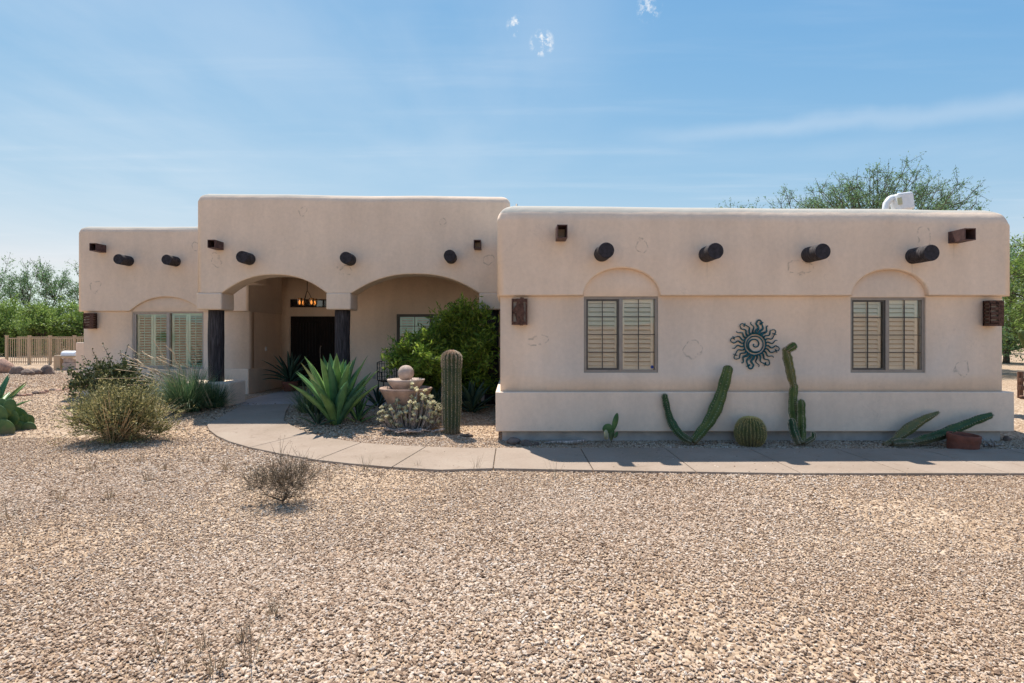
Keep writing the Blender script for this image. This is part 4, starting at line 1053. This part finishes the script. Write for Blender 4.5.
root = thing('prickly_pear', 'prickly pear cactus with broad round pads at the left edge of the yard', 'cactus', G(12, 432))
Yp = root.location.y
for (x, y, w, h, rz, ti, le) in ((4, 432, 24, 22, .1, -.2, .1), (16, 432, 22, 17, .5, .9, 0), (-3, 418, 26, 24, 0, -.2, .1), (6, 420, 24, 22, .2, .15, .1),
                             (16, 418, 24, 19, .2, .8, 0.1), (22, 424, 16, 18, .9, .5, .2), (2, 408, 14, 16, .1, -.1, 0), (9, 409, 11, 17, .8, .1, 0), (-8, 430, 24, 22, .1, -.5, .1), (27, 430, 14, 14, .3, .6, 0)):
    c = P(x-h*.45*math.sin(ti), y+h*.45*math.cos(ti), Yp+rnd.uniform(-.2, .2)); pad(root, c, w*Yp/F, h*Yp/F*1.05, .05, rz, ti, lean=le)
agave('agave_plant', 'tall green agave at the left edge of the picture behind the prickly pear', G(-5, 415), 17, 0.78, 0.06, 'agave', seed=5, lean=(0.05, 1.1))

# agaves near the porch
ag = G(336, 424)
agave('agave_plant', 'big bright green agave beside the curve of the walkway', ag, 40, 1.22, 0.092, 'agave', seed=3, lean=(0.0, 0.86), curl=0.45, scale_in=.78)
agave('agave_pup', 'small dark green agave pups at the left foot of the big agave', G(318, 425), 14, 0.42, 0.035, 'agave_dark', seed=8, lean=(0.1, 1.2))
agave('agave_pup', 'small agave pup at the right foot of the big agave', G(358, 422), 14, 0.45, 0.035, 'agave', seed=9, lean=(0.1, 1.2))
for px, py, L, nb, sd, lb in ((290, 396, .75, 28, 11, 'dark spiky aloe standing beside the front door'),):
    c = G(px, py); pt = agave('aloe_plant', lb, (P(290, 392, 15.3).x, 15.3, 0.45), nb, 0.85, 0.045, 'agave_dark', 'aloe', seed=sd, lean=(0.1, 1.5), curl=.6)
mb = MB(); mb.lathe([(.14, 0), (.2, .2), (.21, .27), (.18, .27), (.17, .2)], (0, 0, 0), 20)
pp = mb.build('plant_pot', M['terracotta'], smooth=True); pp.location = (P(290, 392, 15.3).x, 15.3, .22); tag(pp, 'round pot holding the dark aloe by the front door', 'pot')
root = thing('grass_clump', 'dark fine grass clump left of the big agave by the entry walk', 'grass clump', G(309, 412))
blades('blades', 420, 0.62, .006, 'grass_green', root, base_r=.22, lean=(.2, 1.9), seed=21)
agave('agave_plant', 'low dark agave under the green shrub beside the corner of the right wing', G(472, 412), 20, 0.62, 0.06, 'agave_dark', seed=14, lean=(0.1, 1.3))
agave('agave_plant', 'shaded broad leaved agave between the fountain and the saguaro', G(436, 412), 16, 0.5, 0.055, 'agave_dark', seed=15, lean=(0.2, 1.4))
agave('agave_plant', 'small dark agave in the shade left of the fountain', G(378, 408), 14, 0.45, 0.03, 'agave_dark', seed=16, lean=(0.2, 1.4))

# big feathery green shrub in front of the porch window
bs = G(455, 405)
plant('green_shrub', 'large feathery yellow green shrub filling the corner between porch and right wing', 'shrub', bs, (bs.x+0.02, bs.y-0.05, 1.42), (1.2, 0.85, 1.24),
      limbs=12, terms=230, twigs=8, twig_len=.26, leaves=17, lsize=.050, aspect=.26, leaf_m='leaf_lime', bark_m='bark', trunk_r=.045, trunk_h=.1, spread=.035, shell=.35, up=.5, seed=5,
      clip=lambda p: p[0] > -0.42 or p[1] > 12.1 or p[2] < .45 or p[2] > 1.70+(p[0]+1.78)*.86)
# side lobe reaching left in front of the fountain back
plant('green_shrub', 'lower left spray of green shrub hanging behind the stone fountain', 'shrub', G(430, 402), (P(420, 357, 11.2).x, 11.3, 1.30), (.60, .5, .44),
      limbs=6, terms=70, twigs=7, twig_len=.24, leaves=17, lsize=.050, aspect=.26, leaf_m='leaf_lime', bark_m='bark', trunk_r=.03, trunk_h=.1, spread=.035, shell=.3, up=.3, seed=6)

# fountain
fb = G(406, 425); fy_ = fb.y
fo = thing('stone_fountain', 'round cast stone fountain of two stacked bowls with a ball on top', 'fountain', fb)
k = fy_/F; zt = lambda py: EYE+(HY-py)*k-fb.z
R1 = 26*k; R2 = 18.5*k; Rs_ = 8*k
mb = MB(); mb.lathe([(R1*.45, -.02), (R1*.52, .05), (R1*.72, zt(402)), (R1*.93, zt(392)), (R1, zt(389)), (R1, zt(387.5)), (R1*.92, zt(387.5)), (R1*.85, zt(391)), (.05, zt(393))], (0, 0, 0), 48)
mb.build('lower_bowl', M['cast_red'], fo, smooth=True, bevel=0)
mb = MB(); mb.lathe([(R2*.35, zt(393)), (R2*.62, zt(390)), (R2*.85, zt(385)), (R2, zt(380.5)), (R2, zt(379)), (R2*.93, zt(379)), (R2*.8, zt(381)), (.03, zt(382))], (0, 0, 0), 48)
mb.build('upper_bowl', M['cast_stone'], fo, smooth=True)
mb = MB(); mb.lathe([(.004, zt(373)-Rs_), *[(Rs_*math.cos(a), zt(373)+Rs_*math.sin(a)) for a in np.linspace(-1.4, 1.2, 14)], (.01, zt(373)+Rs_*.98)], (0, 0, 0), 32)
mb.build('stone_ball', M['cast_stone'], fo, smooth=True)
# patio chair behind the fountain
cr = thing('patio_chair', 'black wrought iron patio chair on the porch behind the fountain', 'chair', (P(390, 385, 13.4).x, 13.4, .225), rz=0.5)
mb = MB(); mb.box(-.24, .24, -.24, .24, .42, .44); mb.build('seat', M['black_iron'], cr, bevel=.01)
for sx in (-1, 1):
    for sy in (-1, 1):
        mb = MB(); mb.tube([(sx*.22, sy*.22, 0), (sx*.21, sy*.21, .43)], .012, 6); mb.build('leg', M['black_iron'], cr)
    mb = MB(); mb.tube([(sx*.25, -.2, .42), (sx*.26, -.2, .64), (sx*.26, .2, .66), (sx*.23, .24, .66)], .011, 6); mb.build('armrest', M['black_iron'], cr)
mb = MB(); mb.tube([(-.23, .23, .43), (-.23, .27, .85), (0, .28, .92), (.23, .27, .85), (.23, .23, .43)], .013, 6)
for k_ in range(7): mb.tube([(-.18+.06*k_, .23, .44), (-.18+.06*k_, .27, .88)], .007, 5)
for k_ in range(4): mb.tube([(-.22, .24+.01*k_, .52+.1*k_), (.22, .24+.01*k_, .52+.1*k_)], .006, 5)
mb.build('backrest', M['black_iron'], cr)
# pale succulent
gb = G(410, 430)
gp = thing('ghost_succulent', 'pale cream ghost succulent sprawling in front of the fountain', 'succulent', gb)
st = MB(); C = []; U = []; W = []; r = np.random.default_rng(4)
for i in range(210):
    a = r.random()*2*math.pi; q = math.sqrt(r.random()); x = .58*q*math.cos(a); y = .28*q*math.sin(a)
    hh = (0.08+0.62*(1-q*.5)*r.random())*(1.2 if x > 0 else .9)
    st.tube([(x*.5, y*.5, 0), (x*.8, y*.8, hh*.4), (x, y, hh)], [.012, .010, .008], 5)
    for k_ in range(22):
        el = r.random()**.6*1.4; az = k_*2.4; d = np.array([math.cos(az)*math.cos(el), math.sin(az)*math.cos(el), math.sin(el)])
        s = .034*(.7+.5*r.random())
        w_ = np.cross(d, [0, 0, 1]); w_ /= np.linalg.norm(w_)+1e-6
        C.append(np.array([x, y, hh])+d*s*.9); U.append(d*s); W.append(w_*s*.62)
lf = MB(); lf.leaves(np.array(C), np.array(U), np.array(W)); lf.build('leaf_rosettes', M['ghost'], gp)
for i in range(60):
    a = r.random()*2*math.pi; x = .5*math.cos(a)*r.random(); y = .32*math.sin(a)-.05
    st.tube([(x, y, .02), (x+r.normal()*.12, y+r.normal()*.08, .07), (x+r.normal()*.2, y+r.normal()*.1, .03)], [.014, .012, .006], 5)
st.build('stems', M['driftwood'], gp)

# left planting -----------------------------------------------------
# leathery dark shrub against the left wing
lb_ = G(112, 405)
plant('jojoba_shrub', 'dark leathery leaved shrub with bare upright shoots in front of the left wing', 'shrub', lb_, (lb_.x, lb_.y, .66), (.98, .5, .50),
      limbs=10, terms=140, twigs=6, twig_len=.20, leaves=9, lsize=.032, aspect=.5, leaf_m='leaf_olive', bark_m='bark', trunk_r=.03, trunk_h=.1, spread=.03, shell=.3, up=.4, seed=11)
root = thing('leafy_shoots', 'sparse tall shoots with dark leaves rising above the leathery shrub left of the window', 'shrub', G(120, 402))
tb = MB(); C = []; U = []; W = []; r = np.random.default_rng(12); Yb = root.location.y
for (tx, ty) in ((103, 345), (92, 350), (120, 350), (106, 356), (136, 352), (98, 362), (84, 356), (128, 345)):
    tp = np.array(P(tx, ty, Yb+r.normal()*.1)-root.location); mid = tp*.55+np.array([r.normal()*.1, 0, .05])
    tb.tube([(0, 0, .1), tuple(mid), tuple(tp)], [.012, .008, .004], 5)
    for k_ in range(16):
        u = .55+.45*k_/15; p = mid+(tp-mid)*(u-.55)/.45; d = r.normal(size=3); d /= np.linalg.norm(d); w_ = np.cross(d, r.normal(size=3)); w_ /= np.linalg.norm(w_)
        C.append(p+d*.035); U.append(d*.036); W.append(w_*.017)
lf = MB(); lf.leaves(np.array(C), np.array(U), np.array(W)); lf.build('foliage', M['leaf_olive'], root); tb.build('stems', M['bark'], root)
# grey green brittlebush
gb = G(118, 441)
plant('brittle_bush', 'grey green twiggy bush growing in the gravel nearest the camera on the left', 'shrub', gb, (gb.x, gb.y, .34), (.80, .55, .42),
      limbs=14, terms=210, twigs=8, twig_len=.36, leaves=8, lsize=.026, aspect=.24, leaf_m='leaf_grey', bark_m='bark_green', trunk_r=.018, trunk_h=.05, spread=.02, shell=.05, up=1.1, twig_r=.0045, seed=13, zmin=.03)
blades('straw_blades', 420, .88, .004, 'stalk', bpy.data.objects['brittle_bush'], base_r=.25, lean=(.2, 2.2), droop=.15, seed=31, bias=(.35, 0))
# grass like clump with flower stalks
gr = G(186, 411)
root = thing('deer_grass', 'big dark green grass clump with tan stalks leaning left below the left window', 'grass clump', gr)
blades('blades', 1500, 0.98, .0055, 'grass_green', root, base_r=.28, lean=(.1, 2.1), droop=.55, seed=32)
tb = MB(); r = np.random.default_rng(5)
for i in range(42):
    L_ = .8+.9*r.random(); a = r.normal()*.5; dx = -abs(.75+.35*r.normal()); x0 = r.normal()*.28
    th = 0.15+0.95*r.random(); L_ = .9+.75*r.random()
    e = Vector((x0-L_*math.sin(th)*1.05, a*.3, .1+L_*math.cos(th)*.85)); m_ = Vector((x0-L_*.42*math.sin(th*.7), a*.15, .1+L_*.5*math.cos(th*.6)))
    tb.tube([(x0, 0, .1), tuple(m_), tuple(e)], [.005, .004, .003], 4); tb.tube([tuple(m_*.4+e*.6), tuple(e)], [.004, .008], 5)
tb.build('seed_stalks', M['stalk'], root)
root = thing('grass_clump', 'smaller grass clump spilling over the porch half wall beside the column', 'grass clump', G(214, 407))
blades('blades', 520, 0.66, .0055, 'grass_green', root, base_r=.2, lean=(.1, 2.1), seed=33)
# dead shrub and weeds in the gravel
ds_ = G(283, 503)
plant('dead_shrub', 'small dry leafless shrub in the open gravel in front of the walkway', 'shrub', ds_, (ds_.x, ds_.y, .24), (.44, .30, .26),
      limbs=9, terms=130, twigs=6, twig_len=.17, leaves=5, lsize=.007, aspect=.5, leaf_m='dry', bark_m='bark', trunk_r=.010, trunk_h=.02, spread=.015, shell=.0, up=.9, twig_r=.0016, seed=17, zmin=.02)
wi = 0
wr = random.Random(3)
weedspots = [(62, 452), (92, 470), (148, 480), (20, 548), (205, 462), (330, 482), (226, 470), (250, 470), (365, 470), (418, 468), (555, 478), (8, 520), (160, 655), (186, 668), (205, 650), (215, 672), (252, 660), (275, 615), (243, 640), (60, 500), (110, 498), (305, 470), (140, 462), (165, 470), (476, 470)]
proto = {}; weeds = []
for i, (x, y) in enumerate(weedspots):
    s_ = wr.choice((0, 1, 2)); loc = G(x, y)
    if s_ not in proto:
        o = blades('weed', (22, 14, 30)[s_], (.16, .22, .12)[s_], .0016, 'dry', None, base_r=.05, lean=(.2, 1.6), droop=.3, seed=50+s_); proto[s_] = o
    else:
        o = proto[s_].copy(); col.objects.link(o)
    o.location = loc; o.rotation_euler = (0, 0, wr.random()*6); k_ = wr.uniform(.7, 1.3); o.scale = (k_, k_, k_)
    weeds.append((o, x, y))
def zone(x, y): return 'along the bottom edge of the picture' if y > 600 else ('near the left edge of the gravel' if x < 115 and y > 465 else ('along the edge of the walkway' if x > 200 else 'in the gravel below the twiggy bush'))
ORD = ('leftmost', 'second', 'third', 'fourth', 'fifth', 'sixth', 'seventh', 'eighth', 'ninth', 'tenth', 'eleventh')
zc_ = {}
for o, x, y in sorted(weeds, key=lambda w_: w_[1]):
    z_ = zone(x, y); k_ = zc_.get(z_, 0); zc_[z_] = k_+1
    tag(o, ORD[k_]+(' of' if k_ == 0 else ' from the left of')+' the dry weed tufts '+z_, 'weed', 'dry weeds scattered in the gravel')

# rocks -------------------------------------------------------------
def rock(loc, size, m, label, group=None, seed=0, name='rock'):
    r = np.random.default_rng(seed); bm = bmesh.new(); bmesh.ops.create_icosphere(bm, subdivisions=3, radius=1)
    ph = r.random(6)*6
    for v in bm.verts:
        c = v.co; n_ = 1+.16*math.sin(c.x*2.3+ph[0])+.14*math.sin(c.y*2.9+ph[1])+.12*math.sin(c.z*3.3+ph[2])+.07*math.sin(c.x*6+c.z*5+ph[3])+.05*math.sin(c.y*8+ph[4])
        c = c*n_; c.z = max(c.z, -.5); v.co = Vector((c.x*size[0], c.y*size[1], c.z*size[2]))
    me = bpy.data.meshes.new(name); bm.to_mesh(me); bm.free(); o = link(me, name, M[m], None, smooth=True); o.location = Vector(loc)+Vector((0, 0, size[2]*.35))
    return tag(o, label, 'rock', group)
for i, (x, y, w, h, m, lb) in enumerate(((4, 373, 11, 11, 'rock_pink', 'largest pinkish boulder at the left edge in the far rock row'), (18, 374, 8, 7, 'rock_grey', 'brown boulder second from the left in the far rock row'),
        (28, 375, 7, 4.5, 'rock_grey', 'low dark boulder in the middle of the far rock row'), (37, 374.5, 5.5, 5.5, 'rock_grey', 'rounded brown boulder fourth in the far rock row'),
        (48, 374, 8, 6.5, 'rock_grey', 'dark grey boulder at the right end of the far rock row'))):
    p = G(x, y); k_ = p.y/F; rock(p, (w*k_*.85, w*k_*.6, h*k_*.85), m, lb, None, 20+i)
for i, (x, y, w, h) in enumerate(((16, 396, 5, 3), (22, 396, 4, 3.2), (29, 395.5, 5, 2.4), (36, 394, 4, 3.6), (42, 393.5, 4, 3), (47, 392.5, 3, 3.5), (53, 390.5, 4, 3), (60, 390.5, 5, 2.6), (67, 390, 4, 2.4))):
    p = G(x, y); k_ = p.y/F; rock(p, (w*k_*.8, w*k_*.55, h*k_*.6), 'rock_pink' if i % 3 else 'rock_grey', ('grey' if i % 3 == 0 else 'reddish')+' edging rock, '+('first','second','third','fourth','fifth','sixth','seventh','eighth','ninth')[i]+' from the left in the near rock row', 'edging rocks left of the house', 40+i, 'edging_rock')
for i, (x, y, w, h, m, lb) in enumerate(((514, 444, 8, 6, 'rock_grey', 'grey brown rock at the bottom left corner of the right wing'), (527, 445, 9, 5, 'rock_grey', 'second rock beside the first at the right wing corner'), (537, 445, 4, 3.5, 'rock_grey', 'small dark rock at the end of the corner rocks'),
        (1008, 441, 4, 6, 'rock_grey', 'brown rock at the bottom right corner of the house'), (466, 436, 7, 2.5, 'rock_grey', 'low dark stone at the foot of the saguaro'))):
    p = G(x, y); k_ = p.y/F; rock(p, (w*k_*.8, w*k_*.6, h*k_*.7), m, lb, None, 60+i)
mb = MB(); mb.tube([tuple(P(545, 443, 9.0)), tuple(P(556, 442, 9.02)), tuple(P(570, 442.5, 9.0)), tuple(P(586, 440.5, 8.95))], [.018, .02, .03, .02], 7)
tag(mb.build('driftwood', M['driftwood'], smooth=True), 'grey weathered stick lying along the foot of the right wing wall', 'stick')
root = thing('dry_cactus_skeleton', 'pale dry cactus remains lying right of the terracotta pot', 'dead cactus', G(992, 447))
mb = MB()
for a, b_ in (((-.12, 0, .02), (.08, .04, .05)), ((-.02, -.03, .02), (-.12, .03, .13)), ((0, .02, .02), (.16, 0, .04)), ((.05, 0, .02), (.02, .04, .12))): mb.tube([a, b_], [.022, .014], 6)
mb.build('dry_stems', M['driftwood'], root, smooth=True)
root = thing('dry_pad', 'pale withered cactus piece lying beside the fallen cactus', 'dead cactus', G(920, 446))
mb = MB(); mb.tube([(-.1, .03, .08), (-.02, 0, .05), (.08, -.02, .02)], [.015, .04, .02], 8); mb.build('dry_stems', M['lamp_glass'], root, smooth=True)
# terracotta ring pot
pt = G(970, 451); k_ = pt.y/F
pot = thing('terracotta_pot', 'low sunken terracotta pot tilted in the gravel by the right wall', 'pot', pt+Vector((0, .14, 0)))
R = 14*k_; mb = MB(); mb.lathe([(R*.93, -.05), (R*.97, .09), (R*.99, .14), (R*1.02, .15), (R*1.02, .23), (R*.9, .23), (R*.88, .15), (R*.86, .02), (.01, .015)], (0, 0, 0), 40)
o = mb.build('bowl', M['terracotta'], pot, smooth=True, bevel=.006); o.rotation_euler = (0.05, .05, 0)

# ------------------------------------------------------------------ background left
Yf = 30.0
fr_ = thing('metal_fence', 'tan metal picket fence beyond the left yard in front of the tall green hedge', 'fence', (P(6.7, 340, Yf).x, Yf, float(g(-25, Yf))))
Lf = P(96, 340, Yf).x-P(6.7, 340, Yf).x
mb = MB(); mb.box(0, Lf, -.015, .015, 1.36, 1.41); mb.box(0, Lf, -.015, .015, .12, .17); mb.build('rails', M['fence_tan'], fr_)
mb = MB()
for i in range(int(Lf/.115)): mb.box(.06+i*.115, .085+i*.115, -.012, .012, .05, 1.40)
tag(mb.build('pickets', M['fence_tan'], fr_))
for xp in (6.7, 29.5, 50, 74.5, 92):
    x = P(xp, 340, Yf).x-fr_.location.x; mb = MB(); mb.box(x-.05, x+.05, -.05, .05, -.2, 1.50); mb.box(x-.065, x+.065, -.065, .065, 1.50, 1.54); mb.build('post', M['fence_tan'], fr_)
fr2 = thing('metal_fence', 'farther run of tan metal pickets turning back behind the front fence', 'fence', (P(10, 340, 36).x, 36.5, float(g(-30, 36.5))))
mb = MB(); mb.box(0, 6, -.015, .015, 1.36, 1.41); mb.box(0, 6, -.015, .015, .12, .17); mb.build('rails', M['fence_tan'], fr2)
mb = MB()
for i in range(50): mb.box(.06+i*.115, .085+i*.115, -.012, .012, .05, 1.40)
mb.build('pickets', M['fence_tan'], fr2)
gw = MB(); a, b_ = P(75.5, 345, 21).x, -10.5; gw.box(a, b_, 21, 21.25, 0.1, EYE-7.5*21/F); tag(gw.build('garden_wall', S_, bevel=.03), 'short tan stucco garden wall joining the left wing to the fence', 'wall')
# domed grill stand
gs = G(71, 370.0); kk = gs.y/F
gr_ = thing('garden_grill', 'pale domed grill with a tan rim on a block stand by the fence', 'grill', gs)
w_ = 7.0*kk
mb = MB(); mb.box(-w_*.75, w_*.75, -w_*.7, w_*.7, -.05, 7.5*kk); mb.build('base_block', M['cast_stone'], gr_, bevel=.03)
mb = MB(); mb.box(-w_*.68, w_*.68, -w_*.6, w_*.6, 7.5*kk, 12.5*kk); mb.build('body', M['cast_stone'], gr_, bevel=.04)
mb = MB(); mb.box(-w_*1.06, w_*1.06, -w_*.85, w_*.85, 12.5*kk, 14.6*kk); mb.build('rim', M['fence_tan'], gr_, bevel=.04)
mb = MB(); mb.tube([(-w_*1.0, 0, 14.9*kk), (-w_*.97, 0, 14.9*kk), (w_*.97, 0, 14.9*kk), (w_*1.0, 0, 14.9*kk)], [w_*.62, w_*.72, w_*.72, w_*.62], 24, flat=.85); mb.build('domed_lid', M['white'], gr_, bevel=.02)
mb = MB(); mb.box(-w_*1.0-.35, -w_*1.0-.05, -.15, .15, -.05, 14.8*kk); mb.build('side_post', M['fence_tan'], gr_, bevel=.02)

# green hedge and trees behind the fence
hz_ = [(-34, 44, 4.5, 3.6), (-30.5, 42, 4.6, 3.4), (-27, 41, 4.3, 3.4), (-23.2, 42, 4.6, 3.5), (-19.5, 43, 4.2, 3.2)]
hz_ = [(-44, 44), (-40, 43), (-36.5, 42), (-33.2, 41), (-30.2, 42)]
for i, (x, y) in enumerate(hz_):
    plant('hedge_bush', ('dense green bush at the far left end of the hedge, cut off', 'dense green bush left of the first fence post in the hedge', 'dense green bush in the hedge behind the left stretch of fence', 'dense green bush in the hedge behind the middle of the fence', 'dense green bush in the hedge half hidden by the corner of the house')[i], 'bush', (x, y, .2), (x, y, 1.95), (2.4, 1.5, 2.25), limbs=8, terms=170, twigs=6, twig_len=.6, leaves=22, lsize=.085, aspect=.35,
          leaf_m='leaf_bank', bark_m='bark', trunk_r=.08, trunk_h=.3, spread=.12, shell=.5, up=.3, twig_r=.01, group='tall bushes behind the fence', seed=100+i)
for i, (x, y, h) in enumerate(((-43, 48, 8.2), (-38.8, 47, 8.0), (-35.5, 48, 7.4), (-31.5, 47, 6.6))):
    tr_ = plant('mesquite_tree', ('tallest airy mesquite at the left edge above the hedge', 'airy mesquite second from the left above the hedge', 'thin topped mesquite third from the left above the hedge', 'shortest airy mesquite above the hedge beside the house')[i], 'tree', (x, y, .2), (x, y, h*.66), (2.7, 2.2, h*.34), limbs=9, terms=62, twigs=6, twig_len=.75, leaves=13, lsize=.09, aspect=.3,
          leaf_m='leaf_mesq', bark_m='bark', trunk_r=.14, trunk_h=1.2, spread=.12, shell=.2, up=.8, twig_r=.012, seed=120+i, trunk_name='trunk', foliage_name='crown')
# tree rising behind the right wing
plant('mesquite_tree', 'broad airy mesquite rising behind the right wing roof', 'tree', (13.8, 25, .2), (P(878, 215, 25).x, 25, 6.2), (5.1, 2.8, 2.8), limbs=14, terms=430, twigs=8, twig_len=.55, leaves=18, lsize=.048, aspect=.28,
      leaf_m='leaf_mesq', bark_m='bark', trunk_r=.14, trunk_h=1.6, spread=.07, shell=.68, up=.02, twig_r=.010, seed=140, foliage_name='crown')
plant('mesquite_tree', 'small distant treetop just showing over the roof edge left of the broad mesquite', 'tree', (10.4, 28, .2), (P(742, 215, 28).x, 28, 6.75), (3.0, 1.6, 1.45), limbs=7, terms=110, twigs=6, twig_len=.6, leaves=16, lsize=.058, aspect=.28,
      leaf_m='leaf_mesq', bark_m='bark', trunk_r=.12, trunk_h=1.6, spread=.07, shell=.2, up=.5, twig_r=.010, seed=141, foliage_name='crown')
plant('mesquite_tree', 'green mesquite at the right edge of the picture beyond the house corner', 'tree', (19.6, 20, .1), (20.3, 20, 3.35), (3.1, 2.5, 3.1), limbs=12, terms=300, twigs=7, twig_len=.6, leaves=22, lsize=.06, aspect=.3,
      leaf_m='leaf_bank', bark_m='bark', trunk_r=.14, trunk_h=.8, spread=.08, shell=.3, up=.1, twig_r=.009, seed=142, foliage_name='crown')
plant('mesquite_tree', 'darker mesquite farther back behind the right edge tree', 'tree', (26, 30, .1), (26.6, 30, 3.6), (4.0, 3.0, 3.2), limbs=10, terms=150, twigs=7, twig_len=.8, leaves=20, lsize=.09, aspect=.3,
      leaf_m='leaf_mesq', bark_m='bark', trunk_r=.14, trunk_h=.8, spread=.1, shell=.3, up=.2, twig_r=.009, seed=143, foliage_name='crown')
rl = thing('rail_bench', 'low weathered wooden rail beyond the right corner of the house', 'rail', (12.1, 13.6, 0))
mb = MB(); mb.box(0, 3, -.05, .05, .42, .52); mb.box(0, 3, -.03, .03, .62, .70); mb.build('rail', M['brown_wood'], rl)
for x in (.1, 1.5, 2.9): mb = MB(); mb.tube([(x, .08, -.1), (x, .08, .85)], .06, 8); mb.build('post', M['brown_wood'], rl)
mb = MB(); mb.tube([(9.10, 10.2, .62), (9.3, 10.2, .60), (9.8, 10.2, .58)], [.035, .03, .03], 8); mb.tube([(9.2, 10.2, .0), (9.2, 10.2, .60)], .016, 8); mb.tube([(9.25, 10.2, .58), (9.3, 10.15, .4), (9.5, 10.1, .2)], .018, 6)
tag(mb.build('hose_bib', M['brown_wood'], smooth=True), 'dark pipe with a hanging hose at the right edge beside the house', 'pipe')
root = thing('columnar_cactus', 'green cactus arm leaning out under the trees at the right edge', 'cactus', (13.6, 15, .1))
mb = MB(); cactus_arm(mb, [(0.9, 0, 0), (.6, 0, .5), (0.1, 0, 1.1), (-.2, 0, 1.7)], [.1, .11, .1, .07], 8, .12, 40); mb.build('stem', M['cactus'], root, smooth=True)

# far desert scrub all round the horizon (also what the windows reflect)
def scrub(name, pts, hgt, label):
    mb = MB(); r = np.random.default_rng(9)
    for (x, y, s) in pts:
        n = 260; d = r.normal(size=(n, 3)); d /= np.linalg.norm(d, axis=1)[:, None]; q = r.random(n)**.4
        c = np.array([x, y, hgt*s*.42])+d*q[:, None]*np.array([hgt*s*.8, hgt*s*.8, hgt*s*.55])
        u = r.normal(size=(n, 3)); u /= np.linalg.norm(u, axis=1)[:, None]; w = np.cross(u, r.normal(size=(n, 3))); w /= np.linalg.norm(w, axis=1)[:, None]
        z = hgt*s*.10; mb.leaves(c, u*z, w*z*.5)
    tag(mb.build(name, M['leaf_bank']), label, 'scrub', kind='stuff')
r = np.random.default_rng(2); pts = []
for i in range(150):
    a = r.random()*math.pi*2; D = 60+r.random()*90; x, y = D*math.sin(a), D*math.cos(a)
    if y < 0 and i % 3: continue
    pts.append((x, y, (.7+.8*r.random())*(.45 if y < 0 else 1)))
scrub('desert_scrub', pts, 4.2, 'far desert scrub in an uneven line along the horizon')
hb = MB(); V = []; nn = 90
for i in range(nn+1):
    a = math.pi*2*i/nn; D = 560; h = 16+14*math.sin(a*3+1)+9*math.sin(a*7.3)+5*math.sin(a*17)
    if math.cos(a) > 0.2: h = 4
    V += [(D*math.sin(a), D*math.cos(a), -3), ((D+120)*math.sin(a), (D+120)*math.cos(a), max(3, h))]
hb.add(V, [(2*i, 2*i+2, 2*i+3, 2*i+1) for i in range(nn)])
tag(hb.build('hills', M['ground'], smooth=True), kind='structure')
scene.cycles.max_bounces = 8; scene.cycles.diffuse_bounces = 4; scene.cycles.transparent_max_bounces = 12
